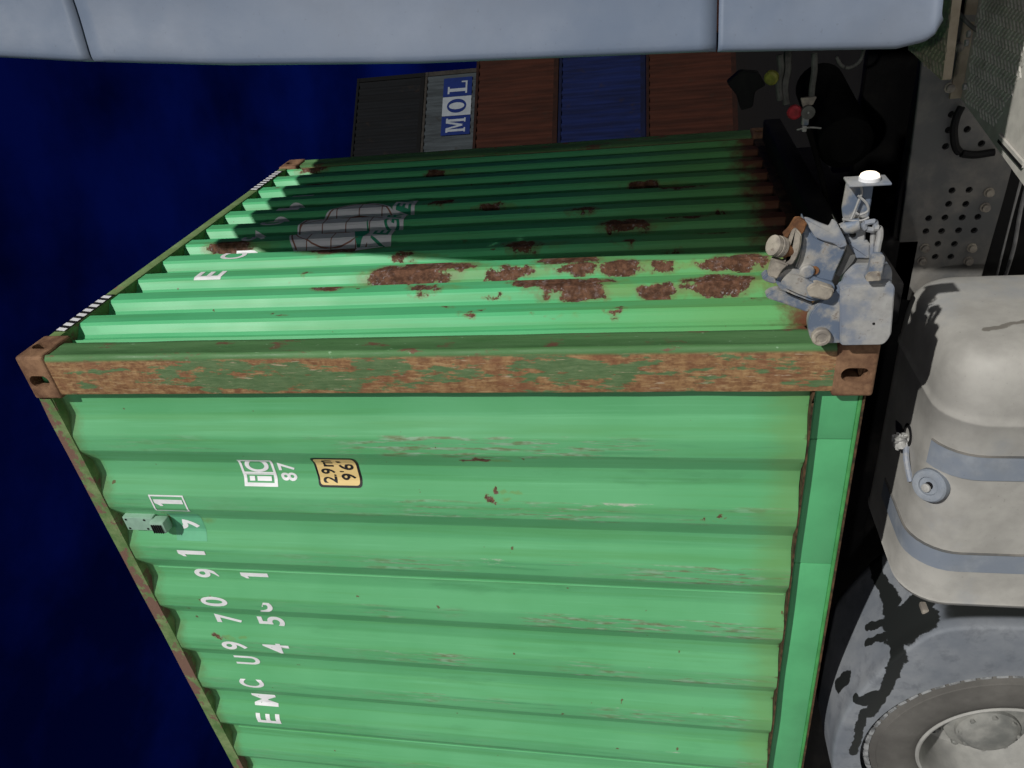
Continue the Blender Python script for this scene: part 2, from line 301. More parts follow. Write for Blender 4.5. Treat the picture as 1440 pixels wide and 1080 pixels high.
def thing(name, label, cat, group=None, loc=(0,0,0), rz=0):
    o = bpy.data.objects.new(name, None); C.objects.link(o); o.location = loc; o.rotation_euler = (0,0,rz); o.empty_display_size = .2
    o['label'] = label; o['category'] = cat
    if group: o['group'] = group
    return o
def add_box(bm, lo, hi, bev=0., seg=2):
    vs = [bm.verts.new((x,y,z)) for x in (lo[0],hi[0]) for y in (lo[1],hi[1]) for z in (lo[2],hi[2])]
    q = [(0,1,3,2),(4,6,7,5),(0,4,5,1),(2,3,7,6),(0,2,6,4),(1,5,7,3)]
    fs = [bm.faces.new([vs[i] for i in f]) for f in q]
    if bev: bmesh.ops.bevel(bm, geom=list({e for f in fs for e in f.edges}), offset=bev, segments=seg, affect='EDGES', profile=.5)
def box(name, lo, hi, mat, parent=None, bev=0., seg=2):
    bm = bmesh.new(); add_box(bm, lo, hi, bev, seg); return done(name, bm, mat, parent, bev>0)
def frame(axis):
    a = Vector(axis).normalized(); t = Vector((0,0,1)) if abs(a.z)<.9 else Vector((1,0,0)); b = a.cross(t).normalized(); return a, b, a.cross(b)
def add_lathe(bm, prof, origin, axis, seg=24, close=False):
    """prof: (distance along axis, radius)"""
    a, b, c = frame(axis); o = Vector(origin); rings = []
    for h, rad in prof:
        if rad < 1e-5: rings.append([bm.verts.new(o+a*h)])
        else: rings.append([bm.verts.new(o+a*h+(b*math.cos(2*math.pi*k/seg)+c*math.sin(2*math.pi*k/seg))*rad) for k in range(seg)])
    if close: rings.append(rings[0])
    for p, q in zip(rings, rings[1:]):
        for k in range(seg):
            k2 = (k+1)%seg
            if len(p)==1 and len(q)==1: continue
            if len(p)==1: bm.faces.new((p[0],q[k],q[k2]))
            elif len(q)==1: bm.faces.new((p[k],q[0],p[k2]))
            else: bm.faces.new((p[k],q[k],q[k2],p[k2]))
def lathe(name, prof, origin, axis, mat, parent, seg=24, close=False):
    bm = bmesh.new(); add_lathe(bm, prof, origin, axis, seg, close); return done(name, bm, mat, parent, True)
def add_tube(bm, pts, rad, seg=8):
    pts = [Vector(p) for p in pts]; rings = []
    for i, p in enumerate(pts):
        t = (pts[min(i+1,len(pts)-1)]-pts[max(i-1,0)]).normalized(); a, b, c = frame(t)
        rings.append([bm.verts.new(p+(b*math.cos(2*math.pi*k/seg)+c*math.sin(2*math.pi*k/seg))*rad) for k in range(seg)])
    for p, q in zip(rings, rings[1:]):
        for k in range(seg): bm.faces.new((p[k],q[k],q[(k+1)%seg],p[(k+1)%seg]))
    bm.faces.new(rings[0][::-1]); bm.faces.new(rings[-1])
def smooth_path(pts, n=6):
    out = []
    P = [Vector(p) for p in pts]; P = [P[0]*2-P[1]]+P+[P[-1]*2-P[-2]]
    for i in range(1, len(P)-2):
        for k in range(n):
            t = k/n; a,b,c,d_ = P[i-1],P[i],P[i+1],P[i+2]
            out.append(.5*((2*b)+(c-a)*t+(2*a-5*b+4*c-d_)*t*t+(3*b-a-3*c+d_)*t**3))
    out.append(P[-2]); return out
def tube(name, pts, rad, mat, parent, seg=8, n=6):
    bm = bmesh.new(); add_tube(bm, smooth_path(pts, n) if n else pts, rad, seg); return done(name, bm, mat, parent, True)
def add_prism(bm, poly, y0, y1, bev=0.):
    """outline in the X-Z plane, thickness from y0 (viewer side) to y1"""
    a = [bm.verts.new((x,y0,z)) for x, z in poly]; b = [bm.verts.new((x,y1,z)) for x, z in poly]; n = len(poly)
    fa = bm.faces.new(a); bm.faces.new(b[::-1])
    for i in range(n): bm.faces.new((a[i],b[i],b[(i+1)%n],a[(i+1)%n]))
    if bev: bmesh.ops.bevel(bm, geom=list(fa.edges), offset=bev, segments=2, affect='EDGES')
def round_poly(poly, rad=.012, n=4):
    out = []; m = len(poly)
    for i in range(m):
        p = Vector(poly[i]); a = Vector(poly[i-1])-p; b = Vector(poly[(i+1)%m])-p
        k = min(rad, a.length*.4, b.length*.4); a = a.normalized()*k; b = b.normalized()*k
        for j in range(n+1):
            t = j/n; out.append(tuple(p+a*(1-t)**2+b*t*t))
    return out
def prism(name, poly, y0, y1, mat, parent, bev=.002, rad=.006):
    bm = bmesh.new(); add_prism(bm, round_poly(poly, rad, 3) if rad else poly, y0, y1, 0)
    bmesh.ops.recalc_face_normals(bm, faces=bm.faces)
    if bev:
        es = [e_ for e_ in bm.edges if all(abs(v.co.y-y0)<1e-6 for v in e_.verts)]
        bmesh.ops.bevel(bm, geom=es, offset=bev, segments=2, affect='EDGES')
    return done(name, bm, mat, parent, True)
def boolean_cut(o, cutters):
    dg = None
    for c in cutters:
        md = o.modifiers.new('cut','BOOLEAN'); md.object = c; md.operation = 'DIFFERENCE'; md.solver = 'EXACT'
    bpy.context.view_layer.update(); dg = bpy.context.evaluated_depsgraph_get()
    me = bpy.data.meshes.new_from_object(o.evaluated_get(dg)); o.modifiers.clear(); o.data = me
    for c in cutters: bpy.data.objects.remove(c)
    return o

# ------------------------------------------------------------------ the setting
GZ = -1.2
def ground():
    xs = [-160,-80,-40,-24,-16,-10,-6,-3,-1,1,3,6,10,16,30,80,160]; ys = [-160,-80,-40,-20,-10,-5,-2,0,2,4,6,9,12,15,18,22,30,45,80,160]
    vs = [(x,y, GZ - .5*max(0,min(1,(y-8)/8))**2*(3-2*max(0,min(1,(y-8)/8)))) for y in ys for x in xs]; n = len(xs)
    fs = [(j*n+i,j*n+i+1,(j+1)*n+i+1,(j+1)*n+i) for j in range(len(ys)-1) for i in range(n-1)]
    t = NT('yard_concrete_far_dark'); P = t.obj(); c = t.mix(t.mapr(t.noise(P,.7,6,.6),.35,.65), (.43,.425,.40), (.54,.53,.51))
    c = t.mix(t.mapr(t.noise(P,2.3,5,.7),.58,.7), c, (.30,.295,.28)); gy = t.math('ADD', t.sep(P)[1], t.noise(P,1.2,4)); c = t.mix(t.mapr(gy,4.4,4.7), c, t.mix(t.noise(P,3.,5,.7), (.004,.004,.0045), (.010,.0095,.009))); t.bump(t.noise(P,30.,5),.4,.01)  # far ground coloured near black in place of unlit yard
    o = raw('ground', vs, fs, t.fin(c,.85,0.,.12), None, True, None); o['kind'] = 'structure'; return o
ground()

# ------------------------------------------------------------------ the green container
box_t = thing('shipping_container', 'green rust stained high cube shipping container with white lettering, filling the foreground', 'container')
H = 2.896; L = 12.192; WD = 2.438
def side_prof(x):
    """outer face of the long side wall, Y as a function of X"""
    p = .29
    if x > -.275: return .042
    if x > -.352: return .042 - .036*(-.275-x)/.077
    t = -.352 - x; t = t % p
    if t < .075: return .006
    if t < .142: return .006+.036*(t-.075)/.067
    if t < .213: return .042
    return .042-.036*(t-.213)/.077
SK = [-.16,-.275,-.352]
x_ = -.352
while x_ > -12.0:
    for a_ in (.075,.142,.213,.29): SK.append(x_-a_)
    x_ -= .29
SK = [k for k in SK if k > -12.03]+[-12.03]
def end_prof(y):
    if y < .15: return -.030
    t = (y-.150) % .198
    if y > 2.31: return -.03
    if t < .032: return -.010-.045*t/.032
    if t < .093: return -.055
    if t < .125: return -.055+.045*(t-.093)/.032
    return -.010
EK = [.10,.149,.150]
y_ = .150
while y_ < 2.3:
    for a_ in (.032,.093,.125,.198): EK.append(y_+a_)
    y_ += .198
EK = [k for k in EK if k < 2.31]+[2.34]
def dent(a, b, amp):
    return amp*(noise.noise(Vector((a*1.3,b*.8,3.1)))+.6*noise.noise(Vector((a*4.,b*2.2,9.7))))
def fillet(knots, w=.006):
    out = []
    for i, k in enumerate(knots):
        if 0 < i < len(knots)-1:
            a = min(w, abs(k-knots[i-1])*.3); b = min(w, abs(knots[i+1]-k)*.3); s = 1 if knots[-1]>knots[0] else -1
            out += [k-s*a, k+s*b]
        else: out.append(k)
    return out
def sheet(name, knots, f, z0, z1, mat, axis, amp, parent, nz=46):
    ks = fillet(knots); zs = [z0+(z1-z0)*i/nz for i in range(nz+1)]; vs = []
    for z in zs:
        for k in ks:
            e_ = min(1,(z-z0)/.15,(z1-z)/.15)
            q = f(k)+dent(k,z,amp)*e_
            vs.append((k,q,z) if axis=='x' else (q,k,z))
    n = len(ks); flip = axis=='x'
    fs = []
    for j in range(nz):
        for i in range(n-1):
            a = (j*n+i,j*n+i+1,(j+1)*n+i+1,(j+1)*n+i); fs.append(a[::-1] if flip else a)
    return raw(name, vs, fs, mat, parent, True, R(14))
# long side, in welded panels
cuts = [-.16]+[-1.085-1.16*i for i in range(10)]; cuts = [c for c in cuts if c > -11.9]+[-12.03]
for a, b in zip(cuts, cuts[1:]):
    ks = [a]+[k for k in SK if b < k < a]+[b]
    sheet('wall_panel', ks, side_prof, .168, 2.845, M['side'], 'x', .0022, box_t)
for c_ in cuts[1:-1]:
    bm = bmesh.new(); add_tube(bm, [(c_, side_prof(c_)-.0005, .172+.1*i) for i in range(27)], .003, 6); done('weld_seam', bm, M['side'], box_t, True)
sheet('end_wall', EK, end_prof, .11, 2.842, M['end'], 'y', .003, box_t)
# far side, doors, roof, floor
box('far_side_wall', (-12.03,2.40,.16), (-.12,2.432,2.84), M['rail'], box_t)
bmr = bmesh.new()
for i in range(56): add_box(bmr, (-12.0+i*.213,.05,2.868), (-12.0+i*.213+.11,2.39,2.884), .004, 1)
add_box(bmr, (-12.1,.04,2.845), (-.06,2.40,2.867)); done('roof', bmr, M['rail'], box_t)
box('floor', (-12.1,.07,.12), (-.08,2.37,.15), M['dark'], box_t)
for y0 in (.06, 1.225): box('door', (-12.17,y0,.13), (-12.12,y0+1.15,2.80), M['rail'], box_t, .004)
# corner posts: pressed section with a broad face on the long side and a narrower one on the end
def corner_post(mir, x_end):
    sec = [(-.166,.036),(-.166,.012),(-.160,.0035),(-.152,.002),(-.020,.002),(-.012,.003),(-.006,.007),(-.002,.014),(-.002,.022),(-.006,.030),(-.006,.100),(-.008,.116),(-.014,.124),(-.060,.126),(-.06,.036)]
    vs = []; nz = 60; n = len(sec)
    for j in range(nz+1):
        z = .112+(2.784-.112)*j/nz
        for x, y in sec:
            w = .0015*noise.noise(Vector((x*20,y*20,z*5)))
            yy = y+w; xx = x+w
            if mir: yy = WD-yy
            if x_end: xx = -L-xx
            vs.append((xx,yy,z))
    fs = [(j*n+i,j*n+(i+1)%n,(j+1)*n+(i+1)%n,(j+1)*n+i) for j in range(nz) for i in range(n)]
    if mir != x_end: fs = [f[::-1] for f in fs]
    return raw('corner_post', vs, [f[::-1] for f in fs], M['post'], box_t, True, R(40))
for mi in (False, True):
    for xe in (False, True): corner_post(mi, xe)
# corner castings with their oval apertures
def stadium(bm, ctr, axis, w, h, depth):
    pts = []
    for k in range(20):
        t = 2*math.pi*k/20; px = (w-h)/2*(1 if math.cos(t)>0 else -1)+h/2*math.cos(t); pts.append((px, h/2*math.sin(t)))
    lo, hi = [], []
    for a, b in pts:      # a runs along z for upright faces
        for s, lst in ((-1,lo),(1,hi)):
            if axis=='y': lst.append(bm.verts.new((ctr[0]+b, ctr[1]+s*depth, ctr[2]+a)))
            elif axis=='x': lst.append(bm.verts.new((ctr[0]+s*depth, ctr[1]+b, ctr[2]+a)))
            else: lst.append(bm.verts.new((ctr[0]+a, ctr[1]+b, ctr[2]+s*depth)))
    bm.faces.new(lo[::-1]); bm.faces.new(hi); n = len(lo)
    for i in range(n): bm.faces.new((lo[i],lo[(i+1)%n],hi[(i+1)%n],hi[i]))
    bmesh.ops.recalc_face_normals(bm, faces=bm.faces)
def casting(mir, x_end, top):
    x0, x1 = (-.178,.004) if not x_end else (-L-.004,-L+.178)
    y0, y1 = (-.004,.162) if not mir else (WD-.162,WD+.004)
    z0, z1 = (H-.118,H) if top else (0,.118)
    o = box('corner_casting', (x0,y0,z0), (x1,y1,z1), M['casting'], box_t, .012, 3)
    cs = []
    def cutter(fn):
        bm = bmesh.new(); fn(bm); c = done('cut', bm, None); cs.append(c)
    cutter(lambda bm: add_box(bm, (x0+.026,y0+.026,z0+.026), (x1-.026,y1-.026,z1-.026)))
    xo = x1 if not x_end else x0; yo = y0 if not mir else y1; zo = z1 if top else z0
    xm = (x0+x1)/2-(.012 if not x_end else -.012); ym = (y0+y1)/2; zm = (z0+z1)/2
    cutter(lambda bm: stadium(bm, (xm,yo,zm), 'y', .079, .047, .04))
    cutter(lambda bm: stadium(bm, (xo,ym,zm), 'x', .079, .047, .04))
    cutter(lambda bm: stadium(bm, (xm,ym,zo), 'z', .10, .06, .04))
    boolean_cut(o, cs)
    for p in o.data.polygons: p.use_smooth = False
for mi in (False, True):
    for xe in (False, True):
        for tp in (False, True): casting(mi, xe, tp)
# rails
def bent_box(name, x0, x1, y0, y1, z0, z1, mat, n=60, amp=.003):
    bm = bmesh.new(); prev = None
    for i in range(n+1):
        x = x0+(x1-x0)*i/n; a = amp*noise.noise(Vector((x*3,1,2))); b = amp*noise.noise(Vector((x*3,7,2)))
        q = [bm.verts.new((x,y0+a,z0+b)),bm.verts.new((x,y1,z0+b)),bm.verts.new((x,y1,z1+b)),bm.verts.new((x,y0+a,z1+b))]
        if prev:
            for k in range(4): bm.faces.new((prev[k],prev[(k+1)%4],q[(k+1)%4],q[k]))
        prev = q
    es = [e_ for e_ in bm.edges if abs(e_.verts[0].co.x-e_.verts[1].co.x)>1e-6]
    bmesh.ops.bevel(bm, geom=es, offset=.006, segments=2, affect='EDGES')
    return done(name, bm, mat, box_t, True)
for yy in ((.002,.062),(WD-.062,WD-.002)):
    bent_box('top_side_rail', -12.01, -.18, yy[0], yy[1], 2.832, 2.890, M['toprail'], 120)
for xx in (-.062, -L+.004):
    bm = bmesh.new(); add_box(bm, (xx,.163,2.836), (xx+.058,WD-.163,2.890), .006); done('top_end_rail', bm, M['endrail'], box_t, True)
    bm = bmesh.new(); add_box(bm, (xx,.163,.012), (xx+.050,WD-.163,.115), .006); done('bottom_end_rail', bm, M['lip'], box_t, True)  # bottom end rail in the dark lip colour, not the wall green
# bottom side rail: face set back under the wall, a lip along the lower edge
segs = [-.179,-.372,-.925,-2.6,-5,-7.5,-10,-12.01]
for a, b in zip(segs, segs[1:]):
    bm = bmesh.new(); add_box(bm, (b+.0015,.046,.0255), (a-.0015,.10,.158), .002); done('bottom_side_rail', bm, M['bottomrail'], box_t, True)
box('rail_lip', (-12.01,.040,.014), (-.179,.12,.025), M['raillip'], box_t, .003)
box('rail_edge', (-12.01,.034,.008), (-.179,.12,.0138), M['lip'], box_t, .001)
bent_box('sill_weld', -12.01, -.168, .008, .06, .1605, .1665, M['lip'], 300, .004)
box('far_bottom_rail', (-12.01,2.34,.014), (-.179,2.43,.158), M['bottomrail'], box_t)

# ---- lettering and signs, cut so that they follow the pressed sheet
def glyph(ch):
    cu = bpy.data.curves.new('g','FONT'); cu.body = ch; cu.size = 1; cu.offset = .022; cu.resolution_u = 5
    o = bpy.data.objects.new('g', cu); C.objects.link(o); bpy.context.view_layer.update()
    me = bpy.data.meshes.new_from_object(o.evaluated_get(bpy.context.evaluated_depsgraph_get()))
    bpy.data.objects.remove(o); bpy.data.curves.remove(cu)
    bm = bmesh.new(); bm.from_mesh(me); bpy.data.meshes.remove(me); return bm
def fit(bm, cx, cz, w, h, shear=0.):
    xs = [v.co.x for v in bm.verts]; ys = [v.co.y for v in bm.verts]
    x0,x1,y0,y1 = min(xs),max(xs),min(ys),max(ys); sx_ = w/(x1-x0) if w else h/(y1-y0); sy_ = h/(y1-y0)
    for v in bm.verts: v.co = Vector((cx+(v.co.x-(x0+x1)/2)*sx_+shear*(v.co.y-(y0+y1)/2)*sy_, cz+(v.co.y-(y0+y1)/2)*sy_, 0))
    return bm
def clip(bm, p, n):
    bmesh.ops.bisect_plane(bm, geom=bm.verts[:]+bm.edges[:]+bm.faces[:], plane_co=(p[0],p[1],0), plane_no=(n[0],n[1],0), clear_outer=True); return bm
def rect2(x0, x1, z0, z1):
    bm = bmesh.new(); bm.faces.new([bm.verts.new(p) for p in ((x0,z0,0),(x1,z0,0),(x1,z1,0),(x0,z1,0))]); return bm
def poly2(pts):
    bm = bmesh.new(); bm.faces.new([bm.verts.new((a,b,0)) for a, b in pts]); return bm
def ring2(x0, x1, z0, z1, t):
    bm = bmesh.new()
    for a in ((x0,x1,z0,z0+t),(x0,x1,z1-t,z1),(x0,x0+t,z0+t,z1-t),(x1-t,x1,z0+t,z1-t)):
        bm.faces.new([bm.verts.new(p) for p in ((a[0],a[2],0),(a[1],a[2],0),(a[1],a[3],0),(a[0],a[3],0))])
    return bm
def join(lst):
    me = bpy.data.meshes.new('j'); out = bmesh.new()
    for b in lst:
        b.to_mesh(me); out.from_mesh(me); b.free()
    bpy.data.meshes.remove(me); return out
def decal(name, bm, wall, mat, parent, off=.0015):
    ks = fillet(SK) if wall=='side' else fillet(EK)
    xs = [v.co.x for v in bm.verts]; lo, hi = min(xs), max(xs)
    for k in ks:
        if lo < k < hi: bmesh.ops.bisect_plane(bm, geom=bm.verts[:]+bm.edges[:]+bm.faces[:], plane_co=(k,0,0), plane_no=(1,0,0))
    zs = [v.co.y for v in bm.verts]; z0, z1 = min(zs), max(zs); zz = math.ceil(z0/.058)*.058
    while zz < z1:
        bmesh.ops.bisect_plane(bm, geom=bm.verts[:]+bm.edges[:]+bm.faces[:], plane_co=(0,zz,0), plane_no=(0,1,0)); zz += .058
    for v in bm.verts:
        a, z = v.co.x, v.co.y
        if wall=='side': v.co = Vector((a, side_prof(a)+dent(a,z,.0022)-off, z))
        else: v.co = Vector((end_prof(a)+dent(a,z,.003)+off, a, z))
    bm.normal_update()
    for f in bm.faces:
        nrm = f.normal
        if (wall=='side' and nrm.y > 0) or (wall=='end' and nrm.x < 0): f.normal_flip()
    me = bpy.data.meshes.new(name); bm.to_mesh(me); bm.free()
    return link(name, me, mat, parent)
HT = .128
row1 = [('E',-2.10,.062),('M',-1.992,.082),('C',-1.822,.058),('U',-1.694,.060),('9',-1.545,.056),('7',-1.402,.056),('0',-1.250,.060),('9',-1.112,.054),('1',-.958,.034),('9',-.826,.054),('1',-.680,.034)]
def digit_one(cx, cz, w, h):
    t = h*.17; x1 = cx+w/2
    return poly2([(x1-t,cz-h/2),(x1,cz-h/2),(x1,cz+h/2),(x1-t*.9,cz+h/2),(x1-t*1.25,cz+h*.40),(cx-w/2,cz+h*.33),(cx-w/2,cz+h*.22),(x1-t,cz+h*.27)])
gl = []
for ch, cx, w in row1:
    cz = 2.545
    b = digit_one(cx, cz, w, HT) if ch=='1' else fit(glyph(ch), cx, cz, w, HT)
    if ch=='9' and cx==-.826: clip(b, (cx-.005,cz+.015), (.25,1))
    if ch=='9' and cx==-1.112: clip(b, (cx+.020,cz-.03), (.6,-1))
    gl.append(b)
for b in gl: decal('registration_character', b, 'side', M['white'], box_t)
decal('check_digit_frame', ring2(-.728,-.640,2.468,2.622,.007), 'side', M['white'], box_t)
gl = [fit(glyph('4'),-1.545,2.335,.066,HT), fit(glyph('5'),-1.402,2.335,.060,HT), clip(fit(glyph('G'),-1.272,2.335,.064,HT),(-1.272,2.325),(.5,1)), digit_one(-1.115,2.325,.034,HT)]
for b in gl: decal('size_code_character', b, 'side', M['white'], box_t)
# scratched bare patch behind the vent and the stained digit
decal('paint_patch', rect2(-.90,-.755,2.46,2.60), 'side', M['patch'], box_t, .0008)
# rail certification emblem: i and C in a box, 87 below
ic = [ring2(-.60,-.478,2.055,2.195,.010), rect2(-.549,-.541,2.065,2.185), ring2(-.591,-.550,2.064,2.186,.0045)]
decal('certification_emblem', join(ic), 'side', M['white'], box_t)
decal('emblem_letter_i', join([rect2(-.579,-.561,2.078,2.138), rect2(-.579,-.561,2.148,2.170)]), 'side', M['white'], box_t, .0028)
decal('emblem_letter_c', fit(glyph('C'),-.515,2.125,.052,.098), 'side', M['white'], box_t)
decal('emblem_number', join([fit(glyph('8'),-.560,2.005,.036,.066), fit(glyph('7'),-.513,2.005,.036,.066)]), 'side', M['white'], box_t)
# height plate 2.9m / 9 6
def rrect(x0,x1,z0,z1,rad): return poly2(round_poly([(x0,z0),(x1,z0),(x1,z1),(x0,z1)], rad, 4))
decal('height_sticker_border', rrect(-.598,-.452,1.712,1.888,.018), 'side', M['black'], box_t, .0012)
decal('height_sticker', rrect(-.589,-.461,1.721,1.879,.014), 'side', M['yellow'], box_t, .0024)
gl = [fit(glyph('2'),-.568,1.838,.026,.056), fit(glyph('.'),-.549,1.8145,.009,.009), fit(glyph('9'),-.530,1.838,.026,.056), fit(glyph('m'),-.488,1.830,.040,.040),
      fit(glyph('9'),-.555,1.762,.030,.058), fit(glyph("'"),-.531,1.784,.006,.016), fit(glyph('6'),-.508,1.762,.030,.058), fit(glyph('"'),-.481,1.784,.014,.016)]
decal('height_sticker_text', join(gl), 'side', M['black'], box_t, .0034)
# roof-end warning stripes near both ends of the top rail
for ya, yb, n in ((.20,.52,8),(1.86,2.22,9)):
    xs = -.0035
    vs, fs = [], []
    p = (yb-ya)/n
    raw('stripe_backing', [(xs+.0010,ya,2.839),(xs+.0010,yb,2.839),(xs+.0010,yb,2.886),(xs+.0010,ya,2.886)], [(0,1,2,3)], M['black'], box_t)
    for i in range(n):
        a = ya+i*p; b = a+p*.55; i0 = len(vs); k = p*.25
        vs += [(xs+.0022,a,2.841),(xs+.0022,b,2.841),(xs+.0022,min(yb,b+k),2.884),(xs+.0022,min(yb,a+k),2.884)]; fs.append((i0,i0+1,i0+2,i0+3))
    raw('warning_stripe', vs, fs, M['white'], box_t)
# end wall number and emblem
gl = []
for ch, cy, w in (('E',.70,.07),('M',.80,.07),('C',.905,.07),('U',1.01,.07),('9',1.12,.065),('7',1.225,.065),('0',1.322,.065),('9',1.42,.065),('1',1.518,.035),('9',1.62,.065),('1',1.73,.035)):
    gl.append(fit(glyph(ch), cy, 2.50, w, .125))
decal('end_registration_number', join(gl), 'end', M['white'], box_t)
def ell(cy, cz, a, b, n=40, t0=0, t1=2*math.pi): return [(cy+a*math.cos(t0+(t1-t0)*k/n), cz+b*math.sin(t0+(t1-t0)*k/n)) for k in range(n)]
lc = (1.24,2.09)
decal('emblem_disc', poly2(ell(lc[0],lc[1],.30,.25)), 'end', M['logo'], box_t, .0015)
decal('emblem_banner', poly2([(.93,1.80),(1.57,1.80),(1.60,1.915),(.90,1.915)]), 'end', M['logo'], box_t, .0030)
ln = []
def band(pts, w=.007):
    b = bmesh.new(); L_, R_ = [], []
    for i, p in enumerate(pts):
        t = (Vector(pts[min(i+1,len(pts)-1)])-Vector(pts[max(i-1,0)])).normalized(); nn = Vector((-t.y,t.x))*w/2
        L_.append(b.verts.new((p[0]+nn.x,p[1]+nn.y,0))); R_.append(b.verts.new((p[0]-nn.x,p[1]-nn.y,0)))
    for i in range(len(pts)-1): b.faces.new((L_[i],R_[i],R_[i+1],L_[i+1]))
    return b
e1 = ell(lc[0],lc[1],.287,.237,40); ln.append(band(e1+[e1[0]]))
for a in (.10,.20):
    e1 = ell(lc[0],lc[1],a,.237,30); ln.append(band(e1+[e1[0]],.005))
for zc in (-.12,0,.12):
    hw = .287*math.sqrt(1-(zc/.237)**2); ln.append(band([(lc[0]-hw,lc[1]+zc),(lc[0]+hw,lc[1]+zc)],.005))
decal('emblem_grid', join(ln), 'end', M['logoline'], box_t, .0024)
gl = [fit(glyph(ch), .965+.072*i, 1.858, .054, .078, .25) for i, ch in enumerate('EVERGREEN')]
decal('emblem_lettering', join(gl), 'end', M['logogreen'], box_t, .0045)
decal('emblem_arrow', poly2([(1.02,1.955),(1.14,2.0),(1.14,1.965),(1.3,1.99),(1.14,1.94),(1.12,1.92)]), 'end', M['logogreen'], box_t, .0030)
# ventilator under the side rail
vy = side_prof(-.80)
v = prism('ventilator', [(-.842,2.66),(-.770,2.66),(-.770,2.80),(-.842,2.80)], .010, .044, M['ventgrey'], box_t, .003, .004)
bm = bmesh.new(); add_box(bm, (-.836,-.012,2.600), (-.776,.038,2.668), .010, 2); done('vent_hood', bm, M['ventgrey'], v, True)
bm = bmesh.new()
for i in range(5): add_box(bm, (-.830,-.016,2.612+i*.010), (-.786,-.0125,2.617+i*.010))
done('vent_slot', bm, M['dark'], v)
for px, pz in ((-.83,2.785),(-.782,2.785),(-.83,2.70),(-.782,2.70)): lathe('rivet', [(-.004,.005),(.004,.005),(.006,0)], (px,.012,pz), (0,-1,0), M['dark'], v, 8)

# ------------------------------------------------------------------ container chassis under it
ch = thing('container_chassis', 'dusty steel container trailer chassis, its lock lever and lit marker lamp at the container corner', 'trailer')
for yy in (.80, 1.50): box('main_beam', (-12,yy,-.32), (-.02,yy+.14,-.03), M['dark'], ch, .006)
for xx in (-11.6,-8,-4): box('cross_member', (xx,.10,-.16), (xx+.12,2.34,-.025), M['dark'], ch, .006)
box('front_bolster', (-.16,.42,-.17), (-.01,2.05,-.004), M['dark'], ch, .008)
box('front_beam', (.012,.30,.0), (.12,2.14,.085), M['dark'], ch, .01)
box('running_gear', (-11,.15,-1.05), (-8,2.3,-.3), M['dark'], ch, .05)
q_ = prism('end_plate_backing', [(0.188,0.139),(0.235,0.131),(0.259,0.108),(0.257,0.023),(0.238,0.014),(0.192,0.009)], -0.030, 0.005, M['bluegrey2'], ch, 0.0030, 0.0120)
q_ = prism('end_plate', [(0.097,0.217),(0.129,0.214),(0.159,0.198),(0.199,0.158),(0.213,0.113),(0.035,0.091),(0.035,0.185),(0.050,0.206)], -0.052, -0.022, M['bluegrey'], ch, 0.0030, 0.0180)
q_ = prism('end_plate', [(0.212,0.147),(0.219,0.019),(0.206,0.011),(0.062,-0.001),(0.033,0.013),(0.033,0.127)], -0.062, -0.022, M['bluegrey2'], ch, 0.0030, 0.0140)
lathe('pivot_pin', [(0,.026),(.014,.026),(.018,.023),(.0185,.016),(.016,.014),(.016,0)], (0.062,-0.052,0.180), (0,-1,0), M['tandust'], ch, 20)
lathe('rivet', [(0,.004),(.002,.003),(.002,0)], (0.101,-0.062,0.049), (0,-1,0), M['dark'], ch, 8)
q_ = prism('lock_fork', [(0.177,0.332),(0.188,0.321),(0.194,0.300),(0.172,0.254),(0.148,0.203),(0.130,0.207),(0.124,0.218),(0.148,0.272),(0.168,0.323)], -0.030, 0.000, M['bluegrey'], ch, 0.0030, 0.0050)
q_ = prism('lock_fork', [(0.223,0.343),(0.237,0.331),(0.225,0.307),(0.209,0.299),(0.205,0.311),(0.214,0.334)], -0.012, 0.018, M['bluegrey'], ch, 0.0030, 0.0050)
q_ = prism('lock_arm', [(0.233,0.314),(0.252,0.306),(0.271,0.286),(0.265,0.251),(0.240,0.206),(0.224,0.164),(0.204,0.159),(0.178,0.186),(0.171,0.214),(0.192,0.261),(0.213,0.300)], -0.070, -0.010, M['bluegrey'], ch, 0.0120, 0.0120)
q_ = prism('lock_clamp', [(0.217,0.235),(0.228,0.228),(0.236,0.211),(0.218,0.166),(0.196,0.169),(0.184,0.181),(0.198,0.227)], -0.084, -0.054, M['tandust'], ch, 0.0040, 0.0060)
q_ = prism('lock_housing', [(0.264,0.265),(0.293,0.257),(0.334,0.254),(0.404,0.254),(0.381,0.242),(0.353,0.223),(0.342,0.199),(0.330,0.172),(0.328,0.140),(0.307,0.144),(0.255,0.159),(0.221,0.165),(0.232,0.196),(0.236,0.215),(0.247,0.239)], -0.048, 0.002, M['bluegrey'], ch, 0.0040, 0.0080)
q_ = prism('housing_wing', [(0.409,0.256),(0.407,0.244),(0.394,0.219),(0.382,0.192),(0.400,0.186),(0.397,0.178),(0.348,0.150),(0.329,0.143),(0.323,0.160),(0.336,0.175),(0.346,0.205),(0.358,0.225),(0.384,0.242)], -0.058, -0.046, M['bluegrey2'], ch, 0.0020, 0.0050)
q_ = prism('housing_wing', [(0.383,0.169),(0.319,0.133),(0.279,0.107),(0.264,0.113),(0.238,0.130),(0.223,0.141),(0.231,0.154),(0.265,0.143),(0.302,0.134)], -0.020, 0.040, M['bracket'], ch, 0.0020, 0.0050)
lathe('housing_bolt', [(0,.019),(.012,.019),(.016,.015),(.017,0)], (0.260,-0.048,0.235), (0,-1,0), M['bluegrey'], ch, 14)
lathe('housing_bolt', [(0,.012),(.004,.012),(.004,.006),(.001,.005),(.001,0)], (0.260,-0.050,0.216), (0,-1,0), M['rust'], ch, 14)
